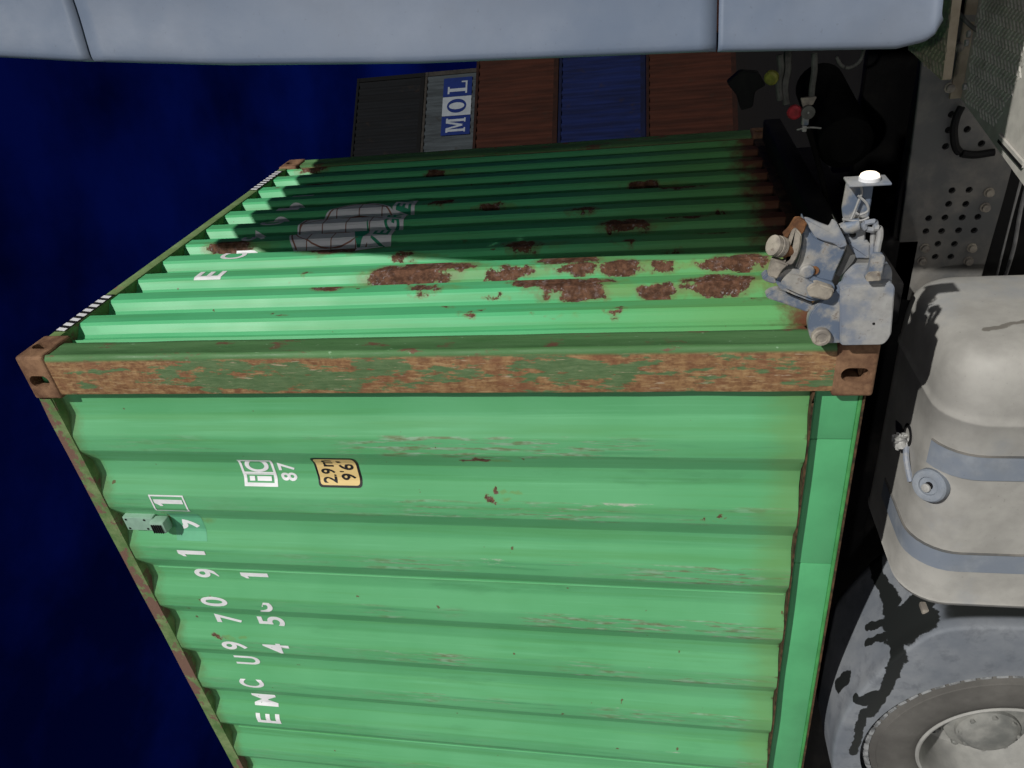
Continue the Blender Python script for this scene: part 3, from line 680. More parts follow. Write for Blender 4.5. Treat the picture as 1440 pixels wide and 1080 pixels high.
q_ = prism('spring_strap', [(0.363,0.291),(0.382,0.286),(0.391,0.278),(0.372,0.261),(0.342,0.260),(0.313,0.264),(0.285,0.277),(0.291,0.295),(0.297,0.301),(0.306,0.287),(0.324,0.286),(0.343,0.291)], -0.075, -0.053, M['tandust'], ch, 0.0040, 0.0080)
q_ = prism('spring_strap', [(0.261,0.338),(0.291,0.332),(0.309,0.328),(0.302,0.308),(0.291,0.286),(0.275,0.301),(0.250,0.312)], -0.080, -0.058, M['tandust'], ch, 0.0040, 0.0060)
q_ = prism('rusty_hook', [(0.368,0.307),(0.384,0.292),(0.412,0.279),(0.412,0.267),(0.400,0.249),(0.378,0.253),(0.369,0.259),(0.386,0.277),(0.378,0.285),(0.359,0.293)], -0.068, -0.048, M['rust'], ch, 0.0030, 0.0060)
lathe('lock_knob', [(0.015,.022),(0.017,.028),(0.024,.028),(0.025,.022),(0.026,.028),(0.033,.028),(0.035,.022),(0.036,.027),(0.047,.027),(0.049,.022),(0.049,0)], (0.327,-0.055,0.292), (0.020,-0.020,0.040), M['tandust'], ch, 24)
lathe('lock_spindle', [(-.02,0),(-.02,.025),(0.015,.025),(0.020,.018)], (0.327,-0.055,0.292), (0.020,-0.020,0.040), M['rust'], ch, 20)
q_ = prism('end_bracket', [(0.348,0.139),(0.360,0.119),(0.370,0.090),(0.310,0.085),(0.310,0.128),(0.324,0.136)], 0.000, 0.020, M['bluegrey2'], ch, 0.0030, 0.0040)
q_ = prism('end_bracket', [(0.314,0.129),(0.318,0.081),(0.314,0.076),(0.271,0.071),(0.274,0.105)], -0.015, 0.005, M['bluegrey2'], ch, 0.0030, 0.0040)
q_ = prism('end_bracket', [(0.271,0.104),(0.270,0.067),(0.223,0.061),(0.221,0.106),(0.252,0.113)], -0.010, 0.010, M['bracket'], ch, 0.0030, 0.0040)
tube('lifting_eye', [(0.378,-0.030,0.102),(0.381,-0.030,0.079),(0.369,-0.030,0.074),(0.359,-0.030,0.077),(0.362,-0.030,0.095),(0.370,-0.030,0.101),(0.378,-0.030,0.102)], .0075, M['bluegrey2'], ch, 8)
tube('lever_rod', [(0.366,-0.035,0.079),(0.363,-0.035,0.065),(0.342,-0.035,0.061),(0.320,-0.035,0.062),(0.289,-0.035,0.062)], .0085, M['bluegrey2'], ch, 8)
tube('lever_rod', [(0.355,-0.020,0.075),(0.333,-0.020,0.073),(0.281,-0.020,0.068)], .007, M['bluegrey2'], ch, 8)
q_ = prism('lever_tab', [(0.306,0.085),(0.311,0.080),(0.310,0.057),(0.297,0.053),(0.237,0.055),(0.237,0.089),(0.247,0.095),(0.258,0.089)], -0.085, -0.063, M['bluegrey'], ch, 0.0030, 0.0060)
q_ = prism('lever_tab_foot', [(0.252,0.096),(0.267,0.087),(0.268,0.062),(0.241,0.057),(0.240,0.091)], -0.092, -0.082, M['tandust'], ch, 0.0030, 0.0060)
q_ = prism('lamp_bracket', [(0.483,0.147),(0.470,0.082),(0.423,0.082),(0.375,0.082),(0.375,0.108),(0.377,0.145),(0.405,0.151),(0.447,0.149)], 0.010, 0.020, M['bluegrey'], ch, 0.0030, 0.0040)
q_ = prism('lamp_bracket', [(0.379,0.149),(0.376,0.091),(0.351,0.094),(0.329,0.099),(0.331,0.124),(0.353,0.136)], 0.004, 0.016, M['bluegrey2'], ch, 0.0030, 0.0080)
lathe('bracket_clamp', [(-.03,0),(-.03,.014),(.0,.020),(.02,.016),(.03,0)], (0.361,-0.005,0.126), (.3,-.2,-1), M['bluegrey'], ch, 14)
lathe('bracket_bolt', [(-.008,.008),(.004,.008),(.006,0)], (0.338,-0.004,0.120), (0,-1,0), M['dark'], ch, 8)
tube('lamp_wire', [(0.474,-0.004,0.119),(0.450,-0.004,0.112),(0.424,-0.004,0.118),(0.398,-0.004,0.124),(0.381,-0.004,0.129)], .0032, M['wire'], ch, 6)
tube('lamp_wire', [(0.445,-0.010,0.121),(0.425,-0.010,0.100),(0.404,-0.010,0.092),(0.394,-0.010,0.110),(0.400,-0.010,0.121)], .0032, M['wire'], ch, 6)
tube('tie_wire', [(0.384,-0.012,0.152),(0.379,-0.012,0.128),(0.379,-0.012,0.104),(0.386,-0.012,0.088)], .0028, M['wire'], ch, 6)
box('lamp_shelf', (0.476,-.035,0.052), (0.482,.035,0.152), M['bluegrey2'], ch, .002)
lb_ = lathe('marker_lamp', [(0,0),(0,.026),(.008,.026),(.010,.024)], (0.482,-.002,0.098), (1,0,0), M['white'], ch, 20)
lathe('lamp_lens', [(.0095,.0235),(.015,.022),(.019,.016),(.020,0)], (0.482,-.002,0.098), (1,0,0), M['lamp'], lb_, 20)

# ------------------------------------------------------------------ truck
tr = thing('tractor_truck', 'dusty blue grey tractor truck with fuel tank and rear wheel beside the container', 'truck', None, (0,0,0))
# cab shell (mostly outside the frame, throws the shade on the container end)
bm = bmesh.new(); add_box(bm, (.955,.10,.02), (2.95,2.44,3.46), .08, 3); done('cab', bm, M['cab'], tr, True)
EDGE = [(-.02,0.831),(.035,0.816),(.10,0.805),(.49,0.831),(.85,0.848),(1.20,0.864),(1.70,0.901),(2.13,0.946),(2.42,0.983),(2.84,1.051),(3.25,1.116),(3.46,1.236)]
def edge_x(z):
    for (a,xa),(b,xb) in zip(EDGE, EDGE[1:]):
        if z <= b: return xa+(xb-xa)*(z-a)/(b-a)
    return EDGE[-1][1]
PROF = [(.030,.060),(.010,.052),(.0015,.042),(0,.022),(.001,.007),(.003,.002),(.007,0),(.014,.0005),(.024,.0022),(.036,.0048),(.052,.0085),(.075,.014),(.10,.0195),(.125,.0240),(.155,.028),(.20,.032),(.30,.037),(.6,.045),(1.2,.054),(1.9,.07)]
def fairing(name, z0, z1, yoff, corner=False, curve=0.):
    nz = 40; vs = []; n = len(PROF)
    for j in range(nz+1):
        z = z0+(z1-z0)*(j/nz)
        for i, (dx, dy) in enumerate(PROF):
            ex = edge_x(z); yy = yoff+dy; zz = z
            if corner:
                k = z-z0
                if k < .032: ex += .032-math.sqrt(max(0,.032**2-(.032-k)**2))
                zz = z+.0
            if curve: zz = z + curve*(z-z0)/(z1-z0)*min(dx,.4)/.15*.010 if curve>0 else z + abs(curve)*(z1-z)/(z1-z0)*min(dx,.4)/.15*.010
            vs.append((ex+dx, yy, zz))
    fs = [(j*n+i,j*n+i+1,(j+1)*n+i+1,(j+1)*n+i) for j in range(nz) for i in range(n-1)]
    o = raw(name, vs, [f[::-1] for f in fs], M['cab'], tr, True, R(60))
    md = o.modifiers.new('solid','SOLIDIFY'); md.thickness = .006; md.offset = -1
    return o
fairing('side_fairing', 2.092, 3.46, -.066, False, -1)
fairing('side_fairing', .490, 2.086, -.066, False, 1)
fairing('side_skirt', .018, .486, -.074, True)
lathe('skirt_plug', [(-.002,.007),(.0015,.007),(.002,.004),(.0022,0)], (.90,-.026,.305), (0,-1,0), M['strap'], tr, 12)
# chassis rail bracket plate with its holes
pl = prism('chassis_plate', [(-0.256,-0.243),(-0.080,-0.252),(0.457,-0.233),(0.740,-0.216),(0.718,-0.456),(0.264,-0.570),(0.133,-0.568),(-0.127,-0.558),(-0.296,-0.555)], .80, .815, M['bracket'], tr, .002, .03)
cs = []
for x, z in [(0.424,-0.344),(0.373,-0.344),(0.318,-0.345),(0.371,-0.402),(0.320,-0.456),(0.161,-0.394),(0.160,-0.449),(0.112,-0.392),(0.109,-0.448),(0.062,-0.335),(0.062,-0.389),(0.059,-0.446),(0.059,-0.497),(0.013,-0.334),(0.011,-0.387),(0.011,-0.443),(0.008,-0.495),(-0.038,-0.383),(-0.041,-0.439),(-0.089,-0.383),(-0.091,-0.436)]:
    bm = bmesh.new(); add_lathe(bm, [(-.05,0),(-.05,.0115),(.05,.0115),(.05,0)], (x,.805,z), (0,1,0), 12); bmesh.ops.recalc_face_normals(bm, faces=bm.faces); cs.append(done('cut', bm, None))
boolean_cut(pl, cs)
for p in pl.data.polygons: p.use_smooth = False
for x, z in [(-0.050,-0.340),(-0.057,-0.499),(-0.101,-0.339),(-0.108,-0.497),(0.149,-0.513),(0.095,-0.512),(0.635,-0.324),(0.512,-0.321)]:
    lathe('bolt', [(.0,.017),(.006,.017),(.0065,.013),(.020,.013),(.022,.008),(.022,0)], (x,.7995,z), (0,-1,0), M['tandust'], pl, 6+4)
box('chassis_rail', (-5.0,.83,-.62), (1.9,.90,-.24), M['dark'], tr, .008)
box('chassis_rail', (-5.0,1.55,-.62), (1.9,1.62,-.24), M['dark'], tr, .008)
for xx in (.62,-.6,-1.5): box('chassis_cross_member', (xx,.90,-.5), (xx+.12,1.55,-.3), M['dark'], tr, .01)
box('gearbox', (-.3,.95,-.85), (1.2,1.5,-.4), M['dark'], tr, .08, 3)
box('axle', (-2.0,.3,-.83), (-1.75,2.1,-.57), M['dark'], tr, .1, 4)
box('fifth_wheel', (-2.4,.75,-.2), (-1.4,1.7,-.12), M['dark'], tr, .03)
# stepped tread plates behind the cab
def tread(name, poly, z, thick, mat, zone, pitch=.030):
    bm = bmesh.new(); rp = round_poly(poly,.012,3)
    a = [bm.verts.new((x,y,z)) for x,y in rp]; b = [bm.verts.new((x,y,z-thick)) for x,y in rp]; n = len(rp)
    bm.faces.new(a); bm.faces.new(b[::-1])
    for i in range(n): bm.faces.new((a[i],a[(i+1)%n],b[(i+1)%n],b[i]))
    o = done(name, bm, mat, tr)
    bm = bmesh.new(); P = [Vector(p) for p in zone]
    def inside(x,y):
        c_ = False
        for i in range(len(P)):
            p, q = P[i], P[i-1]
            if (p.y>y)!=(q.y>y) and x < (q.x-p.x)*(y-p.y)/(q.y-p.y)+p.x: c_ = not c_
        return c_
    xs = [p.x for p in P]; ys = [p.y for p in P]
    i = 0; y = min(ys)
    while y < max(ys):
        x = min(xs)+(pitch/2 if i%2 else 0); j = 0
        while x < max(xs):
            if inside(x,y):
                ang = R(45) if (i+j)%2 else R(-45); ca, sa = math.cos(ang), math.sin(ang); l, w, h = .0115,.0042,.0032
                ps = [(-l,0,0),(-l*.5,-w,0),(l*.5,-w,0),(l,0,0),(l*.5,w,0),(-l*.5,w,0)]
                vv = [bm.verts.new((x+ca*p[0]-sa*p[1],y+sa*p[0]+ca*p[1],z-.0004)) for p in ps]
                t1 = bm.verts.new((x-ca*l*.5,y-sa*l*.5,z+h)); t2 = bm.verts.new((x+ca*l*.5,y+sa*l*.5,z+h))
                for f in ((vv[0],vv[1],t1),(vv[1],vv[2],t2,t1),(vv[2],vv[3],t2),(vv[3],vv[4],t2),(vv[4],vv[5],t1,t2),(vv[5],vv[0],t1)): bm.faces.new(f)
            x += pitch; j += 1
        y += pitch*.5; i += 1
    s = done('tread_bump', bm, mat, o, True); s['kind'] = 'stuff'
    return o
tread('deck_plate', [(0.653,0.252),(0.679,0.582),(1.229,0.582),(1.172,0.348)], -0.115, .022, M['plate2'], [(0.653,0.252),(0.679,0.582),(1.229,0.582),(1.172,0.348)])
st_ = tread('step_plate', [(0.477,0.801),(0.302,-0.153),(1.041,-0.111),(1.215,0.843)], -0.360, .05, M['plate'], [(0.479,0.761),(0.453,0.485),(0.635,0.380),(1.300,0.417),(1.215,0.843)], .026)
bm = bmesh.new(); vs_ = [bm.verts.new(p) for p in [(0.477,0.801,-0.359),(1.215,0.843,-0.359),(1.216,0.829,-0.359),(0.478,0.787,-0.359),(0.477,0.801,-0.325),(1.215,0.843,-0.325),(1.216,0.829,-0.325),(0.478,0.787,-0.325)]]
for f_ in ((0,1,2,3),(7,6,5,4),(0,4,5,1),(1,5,6,2),(2,6,7,3),(3,7,4,0)): bm.faces.new([vs_[i] for i in f_])
done('step_flange', bm, M['plate2'], st_)
lathe('bolt', [(0,.010),(.008,.010),(.009,0)], (0.538,0.675,-0.326), (0,0,1), M['alu'], st_, 8)
lathe('bolt', [(0,.010),(.008,.010),(.009,0)], (0.684,0.726,-0.326), (0,0,1), M['alu'], st_, 8)
lathe('bolt', [(0,.010),(.008,.010),(.009,0)], (0.658,0.729,-0.326), (0,0,1), M['alu'], st_, 8)
bm = bmesh.new(); vs_ = [bm.verts.new(p) for p in [(0.437,0.436,-0.359),(0.411,0.241,-0.359),(0.429,0.239,-0.359),(0.455,0.434,-0.359),(0.437,0.436,-0.352),(0.411,0.241,-0.352),(0.429,0.239,-0.352),(0.455,0.434,-0.352)]]
for f_ in ((0,1,2,3),(7,6,5,4),(0,4,5,1),(1,5,6,2),(2,6,7,3),(3,7,4,0)): bm.faces.new([vs_[i] for i in f_])
done('edge_handle', bm, M['plate'], st_)
bm = bmesh.new(); vs_ = [bm.verts.new(p) for p in [(0.434,0.421,-0.354),(0.411,0.241,-0.354),(0.419,0.240,-0.354),(0.442,0.420,-0.354),(0.434,0.421,-0.350),(0.411,0.241,-0.350),(0.419,0.240,-0.350),(0.442,0.420,-0.350)]]
for f_ in ((0,1,2,3),(7,6,5,4),(0,4,5,1),(1,5,6,2),(2,6,7,3),(3,7,4,0)): bm.faces.new([vs_[i] for i in f_])
done('handle_slot', bm, M['dark'], st_)
# fuel tank
def rrsec(inset, y0=.020, y1=.66, z0=-.98, z1=-.225, rad=.145, n=9):
    a, b, c, e_ = y0+inset, y1-inset, z0+inset, z1-inset; rr = max(.012, rad-inset*.55); rr = min(rr,(b-a)/2-.001,(e_-c)/2-.001); pts = []
    for cy, cz, t0 in ((a+rr,e_-rr,90),(a+rr,c+rr,180),(b-rr,c+rr,270),(b-rr,e_-rr,0)):
        for k in range(n): t = R(t0+90*k/(n-1)); pts.append((cy+rr*math.cos(t),cz+rr*math.sin(t)))
    return pts
def loft(name, secs, mat, parent, caps=True, ang=R(50)):
    bm = bmesh.new(); rings = [[bm.verts.new((x,y,z)) for y, z in pts] for x, pts in secs]; n = len(rings[0])
    for p, q in zip(rings, rings[1:]):
        for k in range(n): bm.faces.new((p[k],p[(k+1)%n],q[(k+1)%n],q[k]))
    if caps: bm.faces.new(rings[0]); bm.faces.new(rings[-1][::-1])
    return done(name, bm, mat, parent, True, ang)
TS = [(-1.07,.24),(-1.10,.12),(-1.105,.07),(-1.10,.03),(-1.085,.008),(-1.07,.0),(-1.062,-.004),(-1.054,0),(-.9,0),(-.7,0),(-.45,0),(-.31,0),(-.302,-.0045),(-.294,-.0045),(-.286,0),(-.262,.000),(-.20,.003),(-.150,.009),(-.118,.019),(-.096,.034),(-.082,.054),(-.073,.080),(-.067,.12),(-.063,.18),(-.061,.24),(-.060,.29)]
tk = loft('fuel_tank', [(x, rrsec(i)) for x, i in TS], M['tank'], tr)
def strap(x0, x1, k0=0.):
    pts = rrsec(-.006); pts2 = rrsec(-.0005); m = len(pts)
    idx = list(range(0, 20))                            # over the top edge, down the outer face and under
    bm = bmesh.new(); rows = []
    top = [(.34,-.219),(.26,-.219)]
    path = [(.40,-.219),(.30,-.219)]+[pts[i] for i in range(0,9)]+[pts[i] for i in range(9,18)]
    if k0: path = path[4:]
    inner = [(.40,-.2245),(.30,-.2245)]+[pts2[i] for i in range(0,9)]+[pts2[i] for i in range(9,18)]
    if k0: inner = inner[4:]
    for (y,z),(yi,zi) in zip(path, inner):
        rows.append([bm.verts.new(p) for p in ((x0,yi,zi),(x0,y,z),(x1,y,z),(x1,yi,zi))])
    for p, q in zip(rows, rows[1:]):
        for k in range(4): bm.faces.new((p[k],q[k],q[(k+1)%4],p[(k+1)%4]))
    bm.faces.new(rows[0]); bm.faces.new(rows[-1][::-1])
    return done('tank_strap', bm, M['strap'], tk, True, R(40))
strap(-.505,-.415,1); strap(-.4155,-.4105,1).data.materials[0] = M['bracket']; strap(-.8255,-.8195).data.materials[0] = M['bracket']; strap(-.905,-.825)
lathe('strap_slot', [(0,.030),(.0025,.030),(.003,.026),(.001,.024),(.001,0)], (-.462,.073,-.265), (0,-.60,.80), M['dark'], tk, 18)
lathe('filler_neck', [(-.05,.050),(.012,.050),(.020,.046),(.022,.040),(.022,0)], (-0.578,0.091,-0.270), (.22,-.66,.72), M['tank'], tk, 28)
fc_ = lathe('filler_cap', [(.018,.042),(.022,.056),(.046,.056),(.053,.051),(.055,.036),(.053,.031),(.046,.029),(.044,0)], (-0.578,0.091,-0.270), (.22,-.66,.72), M['strap'], tk, 28)
lathe('cap_lock', [(.0445,.0285),(.0448,.0285),(.045,.0)], (-0.578,0.091,-0.270), (.22,-.66,.72), M['dark'], fc_, 20)
lathe('sender_flange', [(-.02,.040),(.004,.040),(.006,.036),(.006,.028),(-.002,.026),(-.002,0)], (-0.525,.28,-.226), (0,0,1), M['dark'], tk, 24)
bm = bmesh.new(); bmesh.ops.create_icosphere(bm, subdivisions=3, radius=.024)
for v_ in bm.verts: q_ = v_.co*(1+.9*noise.noise(v_.co*70)+.4*noise.noise(v_.co*190)); v_.co = Vector((-0.525-.02+q_.x*1.2, .28+q_.y, -.205+q_.z*1.15))
done('crumpled_tape', bm, M['alu'], tk, True, R(25))
tube('breather_pipe', [(-0.551,.27,-.222),(-0.581,.22,-.212),(-0.641,.17,-.222)], .010, M['bluegrey2'], tk)
lathe('cap_barrel', [(.044,.015),(.050,.014),(.052,.011),(.052,0)], (-0.586,0.089,-0.262), (.22,-.66,.72), M['alu'], fc_, 16)
# rear wheel and mudguard
WC = Vector((-1.905,0,-.70))
def wheel(y_out, sgn, wc):
    w = bpy.data.objects.new('wheel', None); C.objects.link(w); w.parent = tr; w.location = (wc.x, y_out, wc.z)
    ax = (0, sgn, 0)          # axis runs inboard
    lathe('tyre', [(.020,.292),(.004,.305),(-.006,.335),(-.010,.37),(-.008,.405),(-.002,.435),(.000,.450),(.004,.452),(.012,.474),(.030,.486),(.05,.490),(.25,.490),(.28,.484),(.30,.45),(.31,.37),(.29,.292)], (0,0,0), ax, M['rubber'], w, 72, True)
    bm = bmesh.new()
    for k in range(56):
        a = 2*math.pi*(k+.5)/56; da = 2*math.pi/56*.36
        ring = []
        for (h, rad) in ((.008,.478),(.011,.490),(.018,.497),(.034,.501),(.034,.486),(.018,.476)):
            ring.append([(rad*math.cos(a+s*da*(1+.12*math.sin(k*2.1))), sgn*h, rad*math.sin(a+s*da)) for s in (-1,1)])
        vv = [[bm.verts.new(p) for p in pr] for pr in ring]
        for i in range(len(vv)): j = (i+1)%len(vv); bm.faces.new((vv[i][0],vv[j][0],vv[j][1],vv[i][1]))
        bm.faces.new([q[0] for q in vv]); bm.faces.new([q[1] for q in vv][::-1])
    done('tread', bm, M['treadmud'], w)
    lathe('rim', [(.024,.300),(.006,.300),(.000,.294),(.002,.287),(.014,.280),(.030,.272),(.075,.262),(.115,.258),(.180,.254),(.205,.246),(.208,.225),(.200,.20),(.190,.12),(.21,.12),(.22,.22),(.22,.27),(.03,.29)], (0,0,0), ax, M['rim'], w, 64, True)
    lathe('hub', [(.195,.132),(.165,.160),(.135,.158),(.128,.148),(.124,.122),(.108,.120),(.100,.110),(.086,.100),(.080,.085),(.078,.0)], (0,0,0), ax, M['hub'], w, 32)
    for k in range(10):
        a = 2*math.pi*k/10+.2
        lathe('wheel_nut', [(.0,.020),(-.012,.020),(-.014,.015),(-.040,.015),(-.045,.010),(-.045,0)], (.185*math.cos(a),sgn*.197,.185*math.sin(a)), ax, M['hub'], w, 6)
        a += .31
        bmh = bmesh.new(); add_lathe(bmh, [(-.001,0),(-.001,.020),(.004,.020)], (.222*math.cos(a),sgn*.206,.222*math.sin(a)), ax, 12)
        done('hand_hole', bmh, M['dark'], w)
    for k in range(8):
        a = 2*math.pi*k/8
        lathe('hub_bolt', [(0,.011),(-.010,.011),(-.012,0)], (.105*math.cos(a),sgn*.100,.105*math.sin(a)), ax, M['hub'], w, 6)
    return w
wheel(-.005, 1, WC); wheel(2.445, -1, WC)
GP = [(-2.62,-.72),(-2.56,-.46),(-2.42,-.26),(-2.22,-.135),(-2.04,-.092),(-1.86,-.085),(-1.68,-.105),(-1.52,-.155),(-1.36,-.225),(-1.24,-.300),(-1.17,-.38),(-1.145,-.52),(-1.135,-.75),(-1.13,-.92)]
def lip_len(x, z): return max(.035, math.hypot(x-WC.x, z-WC.z)-.514)
gp = [(p.x,p.y) for p in smooth_path([Vector((a,b,0)) for a,b in GP],5)]
def guard(y0, y1):
    bm = bmesh.new(); rows = []
    for i, (x, z) in enumerate(gp):
        t = Vector(gp[min(i+1,len(gp)-1)])-Vector(gp[max(i-1,0)]); t.normalize(); nn = Vector((-t.y,t.x)) 
        if nn.dot(Vector((x-WC.x,z-WC.z)))<0: nn = -nn
        sec = [(y0,-lip_len(x,z)),(y0,-.012),(y0+.004,-.003),(y0+.014,0),(y0+.035,.003),(y0+.055,0),(y0+.075,.004),((y0+y1)/2,.006),(y1-.05,.004),(y1-.01,0),(y1,-.01),(y1,-.03),(y1-.004,-.03),(y1-.012,-.008),((y0+y1)/2,-.004),(y0+.016,-.008),(y0+.005,-.02),(y0+.005,-lip_len(x,z))]
        rd = Vector((x-WC.x,z-WC.z)).normalized()
        rows.append([bm.verts.new((x+(rd.x if h<-.033 else nn.x)*h, y, z+(rd.y if h<-.033 else nn.y)*h)) for y, h in sec])
    n = len(rows[0])
    for p, q in zip(rows, rows[1:]):
        for k in range(n): bm.faces.new((p[k],q[k],q[(k+1)%n],p[(k+1)%n]))
    bm.faces.new(rows[0]); bm.faces.new(rows[-1][::-1])
    return done('mudguard', bm, M['guard'], tr, True, R(50))
g = guard(-.014,.46); guard(1.98,2.41)
bm = bmesh.new(); add_box(bm, (-1.233,.08,-0.373), (-1.183,.13,-0.328), .006); done('mudguard_bracket', bm, M['tandust'], tr, True)
tube('mudguard_stay', [(-1.20,.60,-.36),(-1.12,.30,-.36),(-1.10,.10,-.38)], .014, M['dark'], tr)
# air lines and couplings between cab and trailer
tube('air_hose', [(.62,1.0,.075),(.56,1.0,.07),(.50,1.0,.072),(.455,1.0,.07)], .011, M['hose'], tr)
hc = bpy.data.objects.new('red_coupling', None)
lathe('red_coupling', [(-.012,0),(-.012,.020),(-.004,.026),(.010,.026),(.016,.018),(.016,0)], (.425,.985,.128), (-.2,-1,.3), M['red'], tr, 16)
lathe('yellow_coupling', [(-.012,0),(-.012,.020),(-.004,.026),(.010,.026),(.016,.018),(.016,0)], (.545,1.02,.212), (-.3,-1,.5), M['yel'], tr, 14)
prism('coupling_bracket', [(.470,.110),(.472,.055),(.445,.066),(.437,.100)], .985, 1.0, M['tandust'], tr, .001, .004)
lathe('coupling_body', [(-.015,0),(-.015,.020),(.0,.024),(.02,.024),(.02,0)], (.425,.975,.085), (0,-1,0), M['hose'], tr, 16)
lathe('coupling_screw', [(0,.004),(.003,.003),(.003,0)], (.425,.954,.085), (0,-1,0), M['alu'], tr, 8)
bm = bmesh.new(); add_box(bm, (.375,.975,.076), (.408,1.0,.100), .003); done('coupling_tail', bm, M['bluegrey'], tr, True)
bm = bmesh.new(); add_box(bm, (.350,.98,.080), (.372,1.0,.096), .003); done('coupling_nut', bm, M['alu'], tr, True)
tube('air_hose', [(.62,1.02,.19),(.57,1.02,.182),(.52,1.03,.185),(.46,1.03,.175)], .012, M['hose'], tr)
tube('air_hose', [(.64,1.05,.16),(.56,1.05,.155),(.50,1.05,.16),(.44,1.04,.15)], .014, M['hose'], tr)
tube('air_hose', [(.60,1.0,.0),(.57,1.0,-.02),(.56,1.0,-.05),(.58,1.0,-.08),(.62,1.0,-.09)], .006, M['hose'], tr)
tube('air_hose', [(.39,.99,.088),(.30,1.0,.05),(.16,1.02,.0),(.0,1.05,-.05)], .010, M['deepblack'], tr)
tube('air_hose', [(.36,.98,.115),(.365,.98,.09),(.365,.98,.06),(.36,.98,.03)], .003, M['alu'], tr, 6)
tube('cable', [(.74,.786,-.30),(.70,.78,-.34),(.66,.78,-.40),(.63,.785,-.47)], .006, M['hose'], tr)
tube('cable', [(0.451,0.783,-0.364),(0.418,0.783,-0.355),(0.367,0.783,-0.356),(0.306,0.783,-0.380),(0.288,0.783,-0.430),(0.293,0.783,-0.495)], .013, M['dark'], tr)
for dz in (0,.02,.045): tube('cable', [(.5,.9,-.64-dz),(.1,.88,-.62-dz),(-.1,.86,-.60-dz*1.5),(-.3,.9,-.63-dz)], .007, M['wire'], tr)
prism('coupling_mount', [(.44,.31),(.49,.35),(.53,.30),(.52,.23),(.47,.20),(.45,.24),(.39,.245),(.38,.29)], 1.25, 1.30, M['dark'], tr, .004, .01)
lathe('air_tank', [(-.35,0),(-.34,.06),(-.30,.10),(.30,.10),(.34,.06),(.35,0)], (.32,1.36,-.08), (.15,1,0), M['deepblack'], tr, 24)

# ------------------------------------------------------------------ the stacks behind
def far_container(label, name, col, s0, z0, off, hgt=2.645, rail=None, dark=.5):
    """frame at the stack: local x along the row, local y away from the viewer"""
    a = R(45); p = Vector((-3.93,21.78,0)); dx = Vector((math.cos(a),math.sin(a),0)); ny = Vector((-math.sin(a),math.cos(a),0))
    o = p+dx*s0+ny*off
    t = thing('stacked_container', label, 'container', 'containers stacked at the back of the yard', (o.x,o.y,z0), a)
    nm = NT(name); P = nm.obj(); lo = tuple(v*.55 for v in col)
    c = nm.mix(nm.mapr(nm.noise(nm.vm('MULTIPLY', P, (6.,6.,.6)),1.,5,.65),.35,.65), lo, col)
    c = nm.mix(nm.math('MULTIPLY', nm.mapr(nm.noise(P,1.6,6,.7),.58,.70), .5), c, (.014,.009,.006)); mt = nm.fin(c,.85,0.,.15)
    rm = mat_plain(name+'_frame', rail or tuple(v*.35 for v in col), .85, .3, 5, 0., .15)
    ks = []; pr = {}; x = .18; P_ = .278
    vs = []; fs = []; seq = []
    while x < 12.0:
        seq += [(x,.036),(x+.068,.0),(x+.140,.0),(x+.208,.036)]; x += P_
    for X, Y in seq: vs += [(X,Y+.02,.16),(X,Y+.02,hgt-.09)]
    for i in range(len(seq)-1): fs.append((2*i,2*i+2,2*i+3,2*i+1))
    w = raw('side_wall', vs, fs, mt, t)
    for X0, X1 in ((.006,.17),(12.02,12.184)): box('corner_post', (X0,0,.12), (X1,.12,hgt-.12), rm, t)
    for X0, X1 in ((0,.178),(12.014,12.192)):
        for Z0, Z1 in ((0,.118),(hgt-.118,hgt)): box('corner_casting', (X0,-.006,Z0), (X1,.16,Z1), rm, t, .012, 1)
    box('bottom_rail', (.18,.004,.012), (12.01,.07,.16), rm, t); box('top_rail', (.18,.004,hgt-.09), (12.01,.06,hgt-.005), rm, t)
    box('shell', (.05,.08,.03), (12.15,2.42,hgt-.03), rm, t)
    return t
T1, T2, T3, T4, T5 = -1.72, .93, 3.58, 6.24, 8.89  # stack and logo paints below darkened for light lost with distance
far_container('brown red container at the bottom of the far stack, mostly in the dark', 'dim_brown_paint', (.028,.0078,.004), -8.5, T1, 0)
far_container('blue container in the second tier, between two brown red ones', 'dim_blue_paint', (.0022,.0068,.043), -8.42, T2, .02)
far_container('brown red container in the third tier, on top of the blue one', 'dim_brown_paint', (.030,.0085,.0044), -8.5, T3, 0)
for z_, nm_ in ((T1,'first'),(T2,'second'),(T3,'third')):
    pass
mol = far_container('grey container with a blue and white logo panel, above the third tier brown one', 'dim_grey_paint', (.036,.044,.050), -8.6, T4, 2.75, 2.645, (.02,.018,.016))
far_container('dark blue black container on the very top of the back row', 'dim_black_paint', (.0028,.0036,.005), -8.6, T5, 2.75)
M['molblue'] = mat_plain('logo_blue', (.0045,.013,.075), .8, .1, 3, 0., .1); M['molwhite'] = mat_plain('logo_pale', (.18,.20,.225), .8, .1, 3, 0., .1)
raw('logo_panel', [(9.583,.013,0.870),(10.339,.013,0.870),(10.339,.013,1.927),(9.583,.013,1.927)], [(0,1,2,3)], M['molblue'], mol)
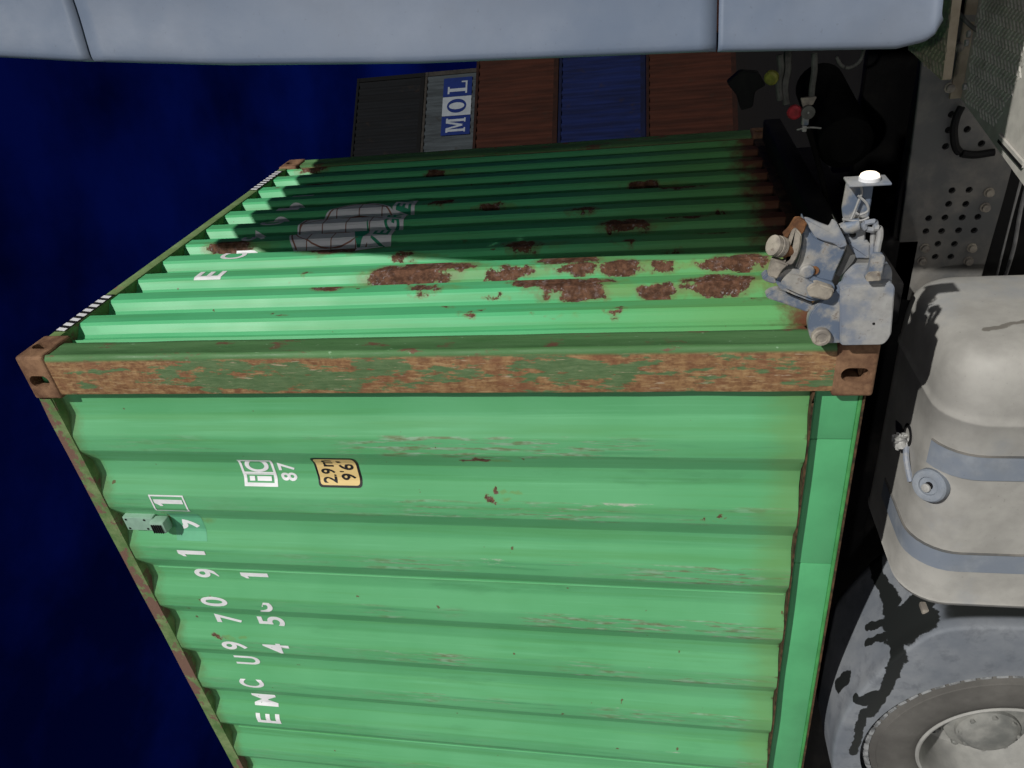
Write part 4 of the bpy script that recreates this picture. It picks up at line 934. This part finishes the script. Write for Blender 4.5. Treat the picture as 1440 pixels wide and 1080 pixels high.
raw('logo_letter', [(9.690,0.0090,1.040),(9.856,0.0090,1.040),(9.856,0.0090,1.097),(9.690,0.0090,1.097),(9.718,0.0087,1.076),(9.811,0.0087,1.076),(9.811,0.0087,1.744),(9.718,0.0087,1.744),(9.690,0.0084,1.686),(9.833,0.0084,1.686),(9.833,0.0084,1.758),(9.690,0.0084,1.758),(10.076,0.0081,1.040),(10.241,0.0081,1.040),(10.241,0.0081,1.097),(10.076,0.0081,1.097),(10.109,0.0078,1.076),(10.203,0.0078,1.076),(10.203,0.0078,1.744),(10.109,0.0078,1.744),(10.076,0.0075,1.686),(10.241,0.0075,1.686),(10.241,0.0075,1.758),(10.076,0.0075,1.758),(9.789,0.0072,1.758),(9.856,0.0072,1.758),(9.988,0.0072,1.219),(9.933,0.0072,1.126),(10.054,0.0069,1.758),(10.131,0.0069,1.758),(9.988,0.0069,1.126),(9.933,0.0069,1.219)], [(0,1,2,3),(4,5,6,7),(8,9,10,11),(12,13,14,15),(16,17,18,19),(20,21,22,23),(24,25,26,27),(28,29,30,31)], M['molwhite'], mol)
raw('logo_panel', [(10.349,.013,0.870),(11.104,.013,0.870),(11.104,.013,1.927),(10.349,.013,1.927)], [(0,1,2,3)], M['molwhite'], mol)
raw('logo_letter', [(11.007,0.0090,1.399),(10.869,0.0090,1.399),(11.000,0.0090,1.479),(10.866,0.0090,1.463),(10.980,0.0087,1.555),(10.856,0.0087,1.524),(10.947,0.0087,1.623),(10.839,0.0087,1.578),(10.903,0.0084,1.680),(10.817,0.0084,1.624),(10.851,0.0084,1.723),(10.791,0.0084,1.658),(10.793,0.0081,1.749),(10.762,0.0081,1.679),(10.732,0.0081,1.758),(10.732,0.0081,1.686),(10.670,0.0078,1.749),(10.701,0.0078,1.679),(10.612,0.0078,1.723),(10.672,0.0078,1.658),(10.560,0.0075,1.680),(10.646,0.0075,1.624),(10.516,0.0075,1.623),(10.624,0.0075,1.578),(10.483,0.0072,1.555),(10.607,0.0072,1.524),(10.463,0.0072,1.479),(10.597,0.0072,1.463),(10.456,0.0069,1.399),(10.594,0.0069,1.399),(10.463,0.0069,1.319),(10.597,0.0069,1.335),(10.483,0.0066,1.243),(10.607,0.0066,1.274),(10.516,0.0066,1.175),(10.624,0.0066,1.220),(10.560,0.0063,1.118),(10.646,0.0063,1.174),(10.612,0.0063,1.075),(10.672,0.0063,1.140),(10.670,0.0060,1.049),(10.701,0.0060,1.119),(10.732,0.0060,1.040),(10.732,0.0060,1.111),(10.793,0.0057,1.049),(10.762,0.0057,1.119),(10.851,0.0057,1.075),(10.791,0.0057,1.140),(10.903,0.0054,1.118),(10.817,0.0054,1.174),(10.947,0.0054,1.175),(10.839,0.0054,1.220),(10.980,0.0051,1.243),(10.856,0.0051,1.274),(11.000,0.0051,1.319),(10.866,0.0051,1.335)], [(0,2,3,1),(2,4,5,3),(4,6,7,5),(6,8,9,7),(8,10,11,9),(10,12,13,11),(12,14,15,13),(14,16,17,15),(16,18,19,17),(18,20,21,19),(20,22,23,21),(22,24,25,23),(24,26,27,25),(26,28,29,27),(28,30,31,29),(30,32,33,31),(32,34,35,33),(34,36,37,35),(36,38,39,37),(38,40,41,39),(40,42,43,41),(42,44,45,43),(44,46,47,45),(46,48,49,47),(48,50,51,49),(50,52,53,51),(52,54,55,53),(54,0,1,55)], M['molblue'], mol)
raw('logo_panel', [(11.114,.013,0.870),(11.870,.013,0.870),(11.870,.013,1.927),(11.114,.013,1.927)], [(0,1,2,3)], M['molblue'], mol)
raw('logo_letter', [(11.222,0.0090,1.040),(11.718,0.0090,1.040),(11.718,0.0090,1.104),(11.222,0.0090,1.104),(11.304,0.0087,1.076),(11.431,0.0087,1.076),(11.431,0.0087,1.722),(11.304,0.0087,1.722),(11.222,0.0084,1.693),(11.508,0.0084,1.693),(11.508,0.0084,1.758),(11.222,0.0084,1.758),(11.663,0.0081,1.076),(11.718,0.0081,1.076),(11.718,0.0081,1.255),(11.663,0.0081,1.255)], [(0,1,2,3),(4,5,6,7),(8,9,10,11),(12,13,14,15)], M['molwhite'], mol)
